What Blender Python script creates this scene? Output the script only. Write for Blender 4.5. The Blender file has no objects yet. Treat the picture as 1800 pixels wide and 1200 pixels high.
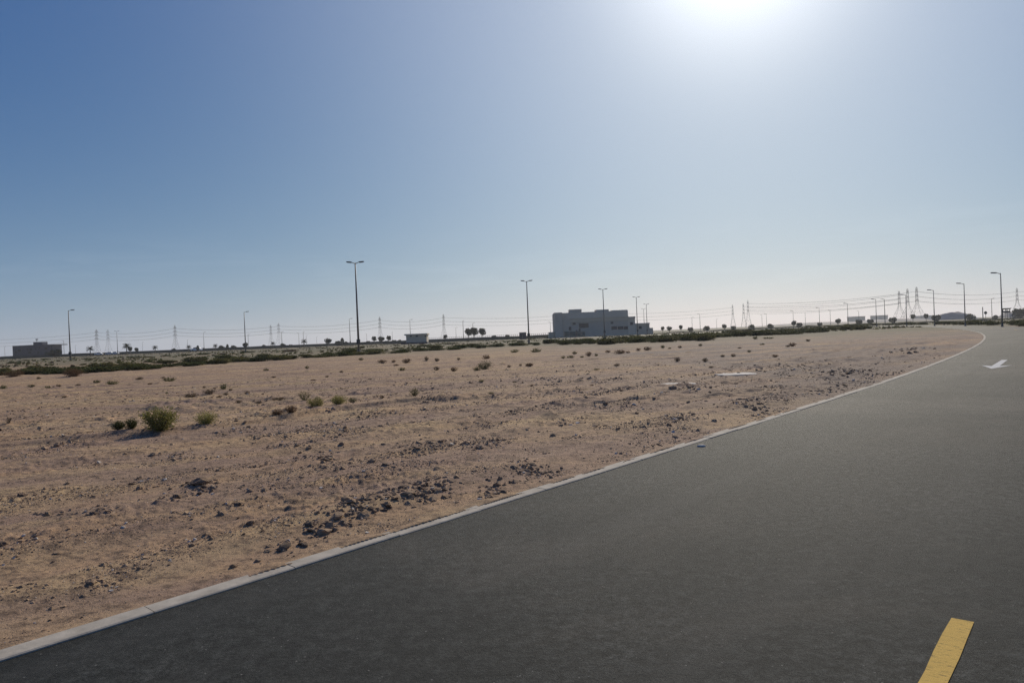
import bpy, math, random
import numpy as np
from mathutils import Matrix, Vector

random.seed(7)
RNG = np.random.default_rng(11)
sc = bpy.context.scene
COL = sc.collection

# ------------------------------------------------------------------ camera
EYE = 1.6
FPX = 1300.0
RM = np.array((Matrix.Rotation(math.pi / 2 - math.radians(0.44), 3, 'X')
               @ Matrix.Rotation(math.radians(-2.3), 3, 'Z')))
cd = bpy.data.cameras.new('camera')
cam = bpy.data.objects.new('camera', cd)
COL.objects.link(cam)
cam.matrix_world = Matrix(RM.tolist()).to_4x4()
cam.location = (0, 0, EYE)
cd.lens = 26.0
cd.sensor_width = 36.0
cd.clip_start = 0.1
cd.clip_end = 12000
sc.camera = cam


def ray(px, py):
    return RM @ np.array([(px - 900) / FPX, -(py - 600) / FPX, -1.0])


def ground_at(px, py, z=0.0):
    d = ray(px, py)
    t = (z - EYE) / d[2]
    return d[0] * t, d[1] * t


def at(px, py, Y):
    d = ray(px, py)
    t = Y / d[1]
    return d[0] * t, EYE + d[2] * t


def foot(px, Y):
    """x of the ground point that stands in column px at depth Y."""
    py = 590.0
    for _ in range(30):
        x, z = at(px, py, Y)
        py += z * FPX / Y
    return x


# ------------------------------------------------------------------ tags
ORD = ['first', 'second', 'third', 'fourth', 'fifth', 'sixth', 'seventh', 'eighth', 'ninth', 'tenth', 'eleventh',
       'twelfth', 'thirteenth', 'fourteenth', 'fifteenth', 'sixteenth', 'seventeenth', 'eighteenth', 'nineteenth',
       'twentieth', 'twenty-first', 'twenty-second', 'twenty-third', 'twenty-fourth', 'twenty-fifth', 'twenty-sixth',
       'twenty-seventh', 'twenty-eighth', 'twenty-ninth', 'thirtieth', 'thirty-first', 'thirty-second', 'thirty-third', 'thirty-fourth']


def tag(o, label=None, cat=None, group=None, kind=None):
    if label:
        o['label'] = label
    if cat:
        o['category'] = cat
    if group:
        o['group'] = group
    if kind:
        o['kind'] = kind
    return o


def empty(name, loc=(0, 0, 0), rz=0.0):
    o = bpy.data.objects.new(name, None)
    o.empty_display_size = 0.2
    COL.objects.link(o)
    o.location = loc
    o.rotation_euler = (0, 0, rz)
    return o


def copy_tree(o, parent=None):
    c = o.copy()
    COL.objects.link(c)
    if parent is not None:
        c.parent = parent
    for ch in list(o.children):
        copy_tree(ch, c)
    return c


# ------------------------------------------------------------------ mesh helpers
class MB:
    def __init__(s):
        s.v, s.f, s.m = [], [], []

    def add(s, verts, faces, mi=0):
        n = len(s.v)
        s.v += [tuple(p) for p in verts]
        s.f += [tuple(i + n for i in f) for f in faces]
        s.m += [mi] * len(faces)

    def box(s, x0, x1, y0, y1, z0, z1, mi=0):
        v = [(x0, y0, z0), (x1, y0, z0), (x1, y1, z0), (x0, y1, z0), (x0, y0, z1), (x1, y0, z1), (x1, y1, z1), (x0, y1, z1)]
        s.add(v, [(0, 3, 2, 1), (4, 5, 6, 7), (0, 1, 5, 4), (1, 2, 6, 5), (2, 3, 7, 6), (3, 0, 4, 7)], mi)

    def tube(s, pts, radii, n=8, mi=0, caps=True):
        pts = [Vector(p) for p in pts]
        rings = []
        for i, p in enumerate(pts):
            d = (pts[min(i + 1, len(pts) - 1)] - pts[max(i - 1, 0)]).normalized()
            a = d.orthogonal().normalized() if abs(d.z) < 0.95 else Vector((1, 0, 0))
            a = (a - d * a.dot(d)).normalized()
            b = d.cross(a)
            r = radii[i] if hasattr(radii, '__len__') else radii
            rings.append([p + (a * math.cos(2 * math.pi * k / n) + b * math.sin(2 * math.pi * k / n)) * r for k in range(n)])
        v = [q for rg in rings for q in rg]
        f = []
        for i in range(len(pts) - 1):
            for k in range(n):
                f.append((i * n + k, i * n + (k + 1) % n, (i + 1) * n + (k + 1) % n, (i + 1) * n + k))
        if caps:
            f.append(tuple(range(n))[::-1])
            f.append(tuple((len(pts) - 1) * n + k for k in range(n)))
        s.add(v, f, mi)

    def bar(s, a, b, w, mi=0):
        s.tube([a, b], w, 4, mi)

    def build(s, name, mats, parent=None, smooth=False):
        me = bpy.data.meshes.new(name)
        me.from_pydata(s.v, [], s.f)
        for m in (mats if isinstance(mats, (list, tuple)) else [mats]):
            me.materials.append(m)
        if any(s.m):
            me.polygons.foreach_set('material_index', s.m)
        if smooth:
            me.polygons.foreach_set('use_smooth', [True] * len(me.polygons))
        me.update()
        o = bpy.data.objects.new(name, me)
        COL.objects.link(o)
        if parent is not None:
            o.parent = parent
        return o


def np_mesh(name, v, f, mat, smooth=False):
    me = bpy.data.meshes.new(name)
    v = np.ascontiguousarray(v, np.float32)
    f = np.ascontiguousarray(f, np.int32)
    k = f.shape[1]
    me.vertices.add(len(v))
    me.vertices.foreach_set('co', v.ravel())
    me.loops.add(f.size)
    me.loops.foreach_set('vertex_index', f.ravel())
    me.polygons.add(len(f))
    me.polygons.foreach_set('loop_start', np.arange(0, f.size, k, dtype=np.int32))
    me.polygons.foreach_set('loop_total', np.full(len(f), k, np.int32))
    me.polygons.foreach_set('use_smooth', np.full(len(f), smooth, bool))
    me.update(calc_edges=True)
    me.validate()
    for m in (mat if isinstance(mat, (list, tuple)) else [mat]):
        me.materials.append(m)
    o = bpy.data.objects.new(name, me)
    COL.objects.link(o)
    return o


# ------------------------------------------------------------------ noise
def pn(x, y, seed=0):
    x = np.asarray(x, float) + 1000.37 + seed * 17.13
    y = np.asarray(y, float) + 1000.91 + seed * 5.71
    xi = np.floor(x).astype(np.int64)
    yi = np.floor(y).astype(np.int64)
    xf = x - xi
    yf = y - yi

    def g(ix, iy, dx, dy):
        h = (ix * 374761393 + iy * 668265263 + seed * 974634777) & 0xffffffff
        h = ((h ^ (h >> 13)) * 1274126177) & 0xffffffff
        h = h ^ (h >> 16)
        a = (h & 0xffff) * (2 * math.pi / 65536)
        return np.cos(a) * dx + np.sin(a) * dy
    u = xf * xf * xf * (xf * (xf * 6 - 15) + 10)
    w = yf * yf * yf * (yf * (yf * 6 - 15) + 10)
    a = g(xi, yi, xf, yf)
    b = g(xi + 1, yi, xf - 1, yf)
    c = g(xi, yi + 1, xf, yf - 1)
    d = g(xi + 1, yi + 1, xf - 1, yf - 1)
    return (a + (b - a) * u) * (1 - w) + (c + (d - c) * u) * w


def sstep(a, b, x):
    t = np.clip((x - a) / (b - a), 0, 1)
    return t * t * (3 - 2 * t)


# ------------------------------------------------------------------ road line (left kerb)
HY = [-400, 12, 18, 24, 32, 42, 55, 70, 86, 110, 150, 200, 250, 300, 340, 380, 430]
HD = [39.2, 39.2, 38.3, 37.2, 36.2, 34.9, 33.0, 30.8, 28.4, 26.0, 23.2, 18.0, 12.0, 4.0, -6.0, -20.0, -38.0]
KY = np.arange(-120.0, 430.0, 0.25)
_h = np.radians(np.interp(KY, HY, HD))
KX = np.concatenate([[0], np.cumsum(np.tan(0.5 * (_h[1:] + _h[:-1])) * 0.25)])
_gx, _gy = ground_at(800, 912)
KX += _gx - np.interp(_gy, KY, KX)
ROAD_W = 7.3
KW = 0.14


def sd(x, y):
    """signed distance from the left road edge: positive on the field."""
    return (np.interp(y, KY, KX) - x) * np.cos(np.radians(np.interp(y, HY, HD)))


STEP = [ground_at(*p) for p in [(-400, 850), (-150, 812), (0, 792), (110, 782), (230, 770), (330, 762), (440, 748), (520, 738),
                                (600, 724), (700, 712), (800, 704), (860, 700)]]
SX = np.array([p[0] for p in STEP])
SY = np.array([p[1] for p in STEP])
BUMPS = []   # (x, y, rx, ry, ang, h)


def hgt(x, y):
    x = np.asarray(x, float)
    y = np.asarray(y, float)
    r = np.hypot(x, y)
    s = sd(x, y)
    c, n = math.cos(math.radians(39)), math.sin(math.radians(39))
    u = x * n + y * c
    v = x * c - y * n
    c2, n2 = math.cos(math.radians(68)), math.sin(math.radians(68))
    u2 = x * n2 + y * c2
    v2 = x * c2 - y * n2
    near = sstep(16, 4, s)
    h = 0.10 * pn(x / 17, y / 17, 1) + 0.055 * pn(x / 5, y / 5, 2) + 0.042 * pn(x / 1.6, y / 1.6, 3)
    tr = pn(u / 9, v / 0.55, 4) * near + pn(u2 / 11, v2 / 0.8, 5) * (1.2 - near)
    h += 0.060 * tr
    m = sstep(-0.12, 0.38, pn(u / 3.2, v / 1.1, 6)) * near + sstep(0.0, 0.5, pn(u2 / 5, v2 / 1.5, 7)) * (1 - near) * 0.8
    for s_c, wob in ((2.3, 61), (3.9, 61)):
        dr = s - s_c - 0.8 * pn(u / 7, 0.5 * u / 7, wob) - 0.012 * np.maximum(0, u - 8) ** 1.5
        h -= 0.032 * np.exp(-(dr / 0.20) ** 2) - 0.018 * np.exp(-((np.abs(dr) - 0.36) / 0.12) ** 2)
        m = m * (1 - 0.85 * np.exp(-(dr / 0.34) ** 2))
    for v_c in (9.0, 10.7, 15.5, 17.2):
        dr = v2 + v_c - 26 - 0.9 * pn(u2 / 10, 3.3 + u2 / 30, 62)
        h -= 0.035 * np.exp(-(dr / 0.24) ** 2) - 0.02 * np.exp(-((np.abs(dr) - 0.42) / 0.15) ** 2)
    cl = np.maximum(0, pn(x / 0.19, y / 0.19, 8) + 0.55 * pn(x / 0.085, y / 0.085, 9) - 0.05)
    h += 0.058 * cl * (0.08 + m)
    h += 0.010 * pn(x / 0.045, y / 0.045, 10) * (0.5 + m)
    mid = sstep(7, 18, r)
    m2 = sstep(-0.1, 0.35, pn(u2 / 7, v2 / 1.8, 16))
    h += mid * (0.05 * pn(u2 / 2.6, v2 / 0.6, 14) + 0.11 * (0.15 + m2) * np.maximum(0, pn(x / 0.5, y / 0.42, 15) + 0.5 * pn(x / 0.24, y / 0.2, 17)))
    for bx, by, rx, ry, a, bh in BUMPS:
        ca, sa = math.cos(a), math.sin(a)
        dx, dy = x - bx, y - by
        q = ((dx * sa + dy * ca) / rx) ** 2 + ((dx * ca - dy * sa) / ry) ** 2
        h += bh * np.exp(-q)
    # shallow scarp across the left field
    st = y - np.interp(x, SX, SY) + 0.16 * pn(x / 1.3, y / 1.3, 12)
    h += (0.045 + 0.05 * sstep(-7, -3, x)) * sstep(-0.09, 0.09, st) * sstep(4.0, 0.0, st) * sstep(-0.5, -2.0, x)
    h -= 0.012 * np.exp(-((st + 0.35) / 0.25) ** 2) * sstep(-0.5, -2.0, x)
    fade = 1.0 / (1.0 + (r / 160.0) ** 2)
    h *= fade
    field = sstep(0.16, 1.3, s)
    lip = 0.010 + 0.02 * pn(u / 0.5, v / 0.3, 13)
    z = (lip + h * (0.12 + 0.88 * field))
    verge = sstep(-ROAD_W - 0.2, -ROAD_W - 1.5, s)
    zv = -0.02 + verge * (0.06 + h * 0.6)
    z = np.where(s < -ROAD_W - 0.2, zv, z)
    under = (s < KW * 0.6) & (s > -ROAD_W - 0.05)
    z = np.where(under, -0.07, z)
    z = np.where((y > 425) | (y < -118), -0.07, z)
    # the cross road far off
    z = np.where((np.abs(y - 247) < 5.5) & (x < 118), -0.05, z)
    return z


def gz(x, y):
    return float(hgt(np.array([x]), np.array([y]))[0])


# ------------------------------------------------------------------ materials
def mat(name):
    m = bpy.data.materials.new(name)
    m.use_nodes = True
    nt = m.node_tree
    b = nt.nodes['Principled BSDF']
    return m, nt, b


def N(nt, t, **kw):
    n = nt.nodes.new('ShaderNode' + t)
    for k, v in kw.items():
        if k in n.inputs:
            n.inputs[k].default_value = v
        else:
            setattr(n, k, v)
    return n


def L(nt, a, b):
    nt.links.new(a, b)


def coords(nt, scale=(1, 1, 1), rot=0.0):
    tc = N(nt, 'TexCoord')
    mp = N(nt, 'Mapping')
    mp.vector_type = 'TEXTURE'
    mp.inputs['Scale'].default_value = tuple(1 / q for q in scale)
    mp.inputs['Rotation'].default_value = (0, 0, rot)
    L(nt, tc.outputs['Object'], mp.inputs['Vector'])
    return mp.outputs[0]


def noise(nt, vec, scale, detail=4, rough=0.55, dist=0.0):
    n = N(nt, 'TexNoise')
    n.inputs['Scale'].default_value = scale
    n.inputs['Detail'].default_value = detail
    n.inputs['Roughness'].default_value = rough
    n.inputs['Distortion'].default_value = dist
    L(nt, vec, n.inputs['Vector'])
    return n.outputs[0]


def ramp(nt, fac, stops):
    r = N(nt, 'ValToRGB')
    el = r.color_ramp.elements
    while len(el) < len(stops):
        el.new(0.5)
    for e, (p, c) in zip(el, stops):
        e.position = p
        e.color = c if len(c) == 4 else (*c, 1)
    L(nt, fac, r.inputs[0])
    return r.outputs[0]


def mix(nt, fac, a, b, mode='MIX'):
    m = N(nt, 'MixRGB')
    m.blend_type = mode
    if hasattr(fac, 'links'):
        L(nt, fac, m.inputs[0])
    else:
        m.inputs[0].default_value = fac
    for i, q in ((1, a), (2, b)):
        if hasattr(q, 'links'):
            L(nt, q, m.inputs[i])
        else:
            m.inputs[i].default_value = (*q, 1) if len(q) == 3 else q
    return m.outputs[0]


def bump(nt, h, strength, dist, prev=None):
    b = N(nt, 'Bump')
    b.inputs['Strength'].default_value = strength
    b.inputs['Distance'].default_value = dist
    L(nt, h, b.inputs['Height'])
    if prev is not None:
        L(nt, prev, b.inputs['Normal'])
    return b.outputs[0]


BLK, WHT = (0, 0, 0), (1, 1, 1)


def m_sand():
    m, nt, b = mat('sand')
    v = coords(nt)
    vr = coords(nt, (0.16, 1.0, 1.0), math.radians(51))     # streaks along the road
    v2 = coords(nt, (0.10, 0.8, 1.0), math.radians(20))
    big = noise(nt, v, 0.11, 5, 0.6)
    st = noise(nt, vr, 1.5, 6, 0.62, 0.4)
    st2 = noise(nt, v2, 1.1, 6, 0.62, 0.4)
    fine = noise(nt, v, 9, 9, 0.8)
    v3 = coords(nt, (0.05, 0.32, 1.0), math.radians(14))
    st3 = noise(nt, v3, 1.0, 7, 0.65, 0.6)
    grain = noise(nt, v, 90, 3, 0.6)
    c = ramp(nt, big, [(0.3, (0.46, 0.280, 0.152)), (0.5, (0.50, 0.325, 0.178)), (0.7, (0.54, 0.375, 0.192))])
    c = mix(nt, ramp(nt, st, [(0.42, BLK), (0.66, WHT)]), c, (0.56, 0.395, 0.205))
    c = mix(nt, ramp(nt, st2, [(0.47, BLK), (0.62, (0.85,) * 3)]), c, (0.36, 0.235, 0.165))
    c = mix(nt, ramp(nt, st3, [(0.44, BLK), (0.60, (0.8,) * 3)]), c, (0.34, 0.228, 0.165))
    c = mix(nt, ramp(nt, st3, [(0.33, (0.5,) * 3), (0.42, BLK)]), c, (0.57, 0.400, 0.240))
    c = mix(nt, ramp(nt, fine, [(0.47, BLK), (0.60, (0.9,) * 3)]), c, (0.15, 0.100, 0.066))
    c = mix(nt, ramp(nt, grain, [(0.56, BLK), (0.70, (0.5,) * 3)]), c, (0.12, 0.095, 0.080))
    c = mix(nt, ramp(nt, grain, [(0.30, (0.45,) * 3), (0.42, BLK)]), c, (0.50, 0.42, 0.33))
    # greyer stony soil toward the bend
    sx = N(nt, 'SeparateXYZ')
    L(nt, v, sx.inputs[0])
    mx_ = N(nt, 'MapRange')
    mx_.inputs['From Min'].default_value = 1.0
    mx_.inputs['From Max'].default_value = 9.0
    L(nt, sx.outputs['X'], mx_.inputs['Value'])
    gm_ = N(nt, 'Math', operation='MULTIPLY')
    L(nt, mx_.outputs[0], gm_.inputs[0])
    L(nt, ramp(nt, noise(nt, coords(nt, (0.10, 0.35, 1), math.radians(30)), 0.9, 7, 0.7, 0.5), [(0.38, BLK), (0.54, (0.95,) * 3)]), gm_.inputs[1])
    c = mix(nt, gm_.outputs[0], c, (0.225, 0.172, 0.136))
    # pebble-covered patches
    vo = N(nt, 'TexVoronoi')
    vo.inputs['Scale'].default_value = 26
    L(nt, v, vo.inputs['Vector'])
    patch = ramp(nt, noise(nt, vr, 0.9, 5, 0.6), [(0.50, BLK), (0.64, WHT)])
    peb = ramp(nt, vo.outputs['Distance'], [(0.16, WHT), (0.36, BLK)])
    pm = N(nt, 'Math', operation='MULTIPLY')
    L(nt, patch, pm.inputs[0])
    L(nt, peb, pm.inputs[1])
    pm2 = N(nt, 'Math', operation='MULTIPLY')
    L(nt, pm.outputs[0], pm2.inputs[0])
    pm2.inputs[1].default_value = 0.55
    c = mix(nt, pm2.outputs[0], c, (0.15, 0.118, 0.100))
    # greyer, weedy ground far off beyond the scrub
    sep = N(nt, 'SeparateXYZ')
    tc = N(nt, 'TexCoord')
    L(nt, tc.outputs['Object'], sep.inputs[0])
    mr = N(nt, 'MapRange')
    mr.inputs['From Min'].default_value = 62
    mr.inputs['From Max'].default_value = 120
    L(nt, sep.outputs['Y'], mr.inputs['Value'])
    wn = ramp(nt, noise(nt, v, 0.06, 6, 0.65), [(0.26, BLK), (0.52, WHT)])
    wm = N(nt, 'Math', operation='MULTIPLY')
    L(nt, mr.outputs[0], wm.inputs[0])
    L(nt, wn, wm.inputs[1])
    c = mix(nt, wm.outputs[0], c, (0.150, 0.135, 0.080))
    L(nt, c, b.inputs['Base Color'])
    b.inputs['Roughness'].default_value = 0.95
    b.inputs['Specular IOR Level'].default_value = 0.15
    h1 = bump(nt, fine, 0.7, 0.04)
    h2 = bump(nt, pm.outputs[0], 0.6, 0.02, h1)
    h3 = bump(nt, grain, 0.5, 0.008, h2)
    L(nt, h3, b.inputs['Normal'])
    return m


def m_asphalt(name='asphalt', base=(0.021, 0.025, 0.024), light=(0.066, 0.069, 0.064), rough=0.80, spec=0.16):
    m, nt, b = mat(name)
    v = coords(nt)
    vr = coords(nt, (0.06, 1, 1), math.radians(51))
    big = noise(nt, v, 0.35, 5, 0.6)
    lane = noise(nt, vr, 0.9, 4, 0.6)
    gr = noise(nt, v, 55, 4, 0.75)
    gr2 = noise(nt, v, 160, 2, 0.6)
    grit = noise(nt, v, 11, 8, 0.95)
    c = mix(nt, ramp(nt, gr, [(0.35, BLK), (0.68, WHT)]), tuple(q * 0.55 for q in base), light)
    c = mix(nt, ramp(nt, grit, [(0.43, (0.9,) * 3), (0.49, BLK)]), c, tuple(q * 0.28 for q in base))
    c = mix(nt, ramp(nt, grit, [(0.51, BLK), (0.58, (0.8,) * 3)]), c, tuple(q * 1.7 for q in light))
    c = mix(nt, ramp(nt, big, [(0.36, (0.75,) * 3), (0.62, BLK)]), c, tuple(q * 0.9 for q in base))
    c = mix(nt, ramp(nt, lane, [(0.5, BLK), (0.72, (0.35,) * 3)]), c, (0.115, 0.113, 0.104))
    vw = coords(nt, (0.02, 1, 1), math.radians(51))
    wear = ramp(nt, noise(nt, vw, 0.55, 3, 0.5), [(0.44, BLK), (0.62, (0.30,) * 3)])
    c = mix(nt, wear, c, (0.020, 0.022, 0.022))
    dust = ramp(nt, noise(nt, v, 0.22, 7, 0.7, 0.8), [(0.50, BLK), (0.72, (0.30,) * 3)])
    c = mix(nt, dust, c, (0.20, 0.17, 0.135))
    vo = N(nt, 'TexVoronoi')
    vo.inputs['Scale'].default_value = 42
    L(nt, v, vo.inputs['Vector'])
    wn = N(nt, 'TexWhiteNoise')
    L(nt, vo.outputs['Position'], wn.inputs['Vector'])
    sel = ramp(nt, wn.outputs['Value'], [(0.945, BLK), (0.97, WHT)])
    dot = ramp(nt, vo.outputs['Distance'], [(0.14, WHT), (0.24, BLK)])
    chip = N(nt, 'Math', operation='MULTIPLY')
    L(nt, sel, chip.inputs[0])
    L(nt, dot, chip.inputs[1])
    c = mix(nt, chip.outputs[0], c, (0.22, 0.215, 0.20))
    selb = ramp(nt, wn.outputs['Value'], [(0.10, WHT), (0.13, BLK)])
    hole = N(nt, 'Math', operation='MULTIPLY')
    L(nt, selb, hole.inputs[0])
    L(nt, dot, hole.inputs[1])
    c = mix(nt, hole.outputs[0], c, (0.012, 0.012, 0.012))
    L(nt, c, b.inputs['Base Color'])
    L(nt, ramp(nt, gr2, [(0.3, (rough - 0.12,) * 3), (0.7, (rough + 0.12,) * 3)]), b.inputs['Roughness'])
    b.inputs['Specular IOR Level'].default_value = spec
    h = bump(nt, gr, 0.75, 0.012)
    h = bump(nt, grit, 0.8, 0.02, h)
    h = bump(nt, gr2, 0.5, 0.004, h)
    L(nt, h, b.inputs['Normal'])
    return m


def m_rough(name, c0, c1, scale=6.0, bs=0.4, bd=0.02, rough=0.9, detail=6, spec=0.25):
    m, nt, b = mat(name)
    v = coords(nt)
    n = noise(nt, v, scale, detail, 0.65)
    L(nt, ramp(nt, n, [(0.32, c0), (0.68, c1)]), b.inputs['Base Color'])
    b.inputs['Roughness'].default_value = rough
    b.inputs['Specular IOR Level'].default_value = spec
    L(nt, bump(nt, n, bs, bd), b.inputs['Normal'])
    return m


def m_leaf(name, c0, c1, tl=0.14):
    m, nt, b = mat(name)
    gi = N(nt, 'NewGeometry')
    oi = N(nt, 'ObjectInfo')
    c = ramp(nt, gi.outputs['Random Per Island'], [(0.1, c0), (0.9, c1)])
    hs = N(nt, 'HueSaturation')
    mr = N(nt, 'MapRange')
    L(nt, oi.outputs['Random'], mr.inputs['Value'])
    mr.inputs['To Min'].default_value = 0.7
    mr.inputs['To Max'].default_value = 1.25
    L(nt, mr.outputs[0], hs.inputs['Value'])
    L(nt, c, hs.inputs['Color'])
    L(nt, hs.outputs[0], b.inputs['Base Color'])
    b.inputs['Roughness'].default_value = 0.9
    b.inputs['Specular IOR Level'].default_value = 0.05
    tr = N(nt, 'BsdfTranslucent')
    L(nt, hs.outputs[0], tr.inputs[0])
    mx = N(nt, 'MixShader')
    mx.inputs[0].default_value = tl
    L(nt, b.outputs[0], mx.inputs[1])
    L(nt, tr.outputs[0], mx.inputs[2])
    L(nt, mx.outputs[0], nt.nodes['Material Output'].inputs[0])
    return m


def m_paint(name, col, wear=(0.10, 0.10, 0.09), lo=0.38, hi=0.5, scale=18):
    m, nt, b = mat(name)
    v = coords(nt)
    vs = coords(nt, (1.0, 0.3, 1.0), math.radians(51))
    n = noise(nt, vs, scale, 6, 0.85)
    n2 = noise(nt, v, 3.0, 4, 0.6)
    c = mix(nt, ramp(nt, n2, [(0.3, (0.3,) * 3), (0.7, BLK)]), col, tuple(q * 0.72 for q in col))
    c = mix(nt, ramp(nt, n, [(lo, WHT), (hi, BLK)]), c, wear)
    L(nt, c, b.inputs['Base Color'])
    b.inputs['Roughness'].default_value = 0.9
    b.inputs['Specular IOR Level'].default_value = 0.1
    L(nt, bump(nt, n, 0.8, 0.006), b.inputs['Normal'])
    return m


SAND = m_sand()
ASPHALT = m_asphalt()
FAR_ASPHALT = m_asphalt('glare_asphalt', (0.10, 0.098, 0.09), (0.17, 0.165, 0.155), 0.6, 0.45)  # paler than the near road: sun glare put into the colour
KERB = m_rough('kerb_concrete', (0.33, 0.295, 0.24), (0.50, 0.45, 0.37), 7, 0.5, 0.01)
SLAB = m_rough('slab_concrete', (0.46, 0.42, 0.37), (0.62, 0.58, 0.52), 5, 0.3, 0.01)
ROCK = m_rough('dark_rock', (0.15, 0.097, 0.060), (0.30, 0.205, 0.135), 9, 0.7, 0.03)
CLOD = m_rough('earth_clod', (0.27, 0.175, 0.105), (0.46, 0.32, 0.20), 12, 0.7, 0.02)
PALE_ROCK = m_rough('pale_rock', (0.42, 0.37, 0.32), (0.62, 0.57, 0.50), 9, 0.5, 0.02)
YELLOW = m_paint('yellow_paint', (0.66, 0.445, 0.125), (0.20, 0.15, 0.07), 0.38, 0.45, 60)
WHITE_PAINT = m_paint('white_paint', (0.62, 0.62, 0.60), (0.3, 0.3, 0.29), 0.24, 0.34)
STEEL = m_rough('painted_steel', (0.13, 0.125, 0.115), (0.19, 0.18, 0.165), 3, 0.05, 0.01, 0.5, 4, 0.5)
PYLON = m_rough('galvanised_lattice', (0.07, 0.075, 0.08), (0.11, 0.115, 0.12), 2, 0.05, 0.01, 0.6)
WIRE = m_rough('conductor', (0.10, 0.10, 0.11), (0.15, 0.15, 0.16), 2, 0.0, 0.01, 0.6)
HEAD = m_rough('lamp_housing', (0.05, 0.055, 0.06), (0.09, 0.095, 0.10), 3, 0.05, 0.01, 0.5)
GLASSY, _nt, _b = mat('dark_glass')
_b.inputs['Base Color'].default_value = (0.075, 0.072, 0.075, 1)
_b.inputs['Roughness'].default_value = 0.4
_b.inputs['Specular IOR Level'].default_value = 0.2
BLACK_GLASS, _nt, _b = mat('black_glass')
_b.inputs['Base Color'].default_value = (0.004, 0.004, 0.006, 1)
_b.inputs['Roughness'].default_value = 0.5
_b.inputs['Specular IOR Level'].default_value = 0.1
GREEN_GLASS, _nt, _b = mat('green_glass')
_b.inputs['Base Color'].default_value = (0.05, 0.10, 0.10, 1)
_b.inputs['Roughness'].default_value = 0.2
RENDERED = m_rough('beige_render', (0.66, 0.57, 0.43), (0.74, 0.64, 0.49), 0.6, 0.1, 0.02)
RENDERED2 = m_rough('grey_render', (0.54, 0.47, 0.36), (0.61, 0.53, 0.41), 0.8, 0.1, 0.02)
DARK_WALL = m_rough('dark_cladding', (0.020, 0.026, 0.055), (0.04, 0.046, 0.08), 0.7, 0.1, 0.02)
DARK_BANK = m_rough('dark_bank', (0.035, 0.038, 0.030), (0.075, 0.075, 0.060), 0.5, 0.3, 0.1)
WHITE_BODY = m_rough('white_body', (0.72, 0.72, 0.72), (0.80, 0.80, 0.80), 2, 0.02, 0.01, 0.35, 3, 0.5)
RUBBER = m_rough('black_rubber', (0.02, 0.02, 0.02), (0.04, 0.04, 0.04), 5, 0.1, 0.01)
HILL = m_rough('spoil', (0.24, 0.21, 0.19), (0.33, 0.29, 0.26), 0.15, 0.3, 0.3)
BARK = m_rough('bark', (0.07, 0.055, 0.042), (0.14, 0.115, 0.09), 8, 0.5, 0.02)
L_GREEN = m_leaf('leaf_green', (0.22, 0.215, 0.062), (0.40, 0.36, 0.13), 0.32)
L_DARK = m_leaf('leaf_dark', (0.055, 0.066, 0.022), (0.125, 0.128, 0.048), 0.2)
L_OLIVE = m_leaf('leaf_olive', (0.105, 0.105, 0.036), (0.20, 0.180, 0.075), 0.2)
L_DRY = m_leaf('leaf_dry', (0.095, 0.068, 0.042), (0.19, 0.140, 0.085))
L_RED = m_leaf('leaf_russet', (0.095, 0.055, 0.030), (0.18, 0.110, 0.060), 0.2)
L_TREE = m_leaf('leaf_tree', (0.012, 0.022, 0.013), (0.030, 0.042, 0.022))

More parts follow.
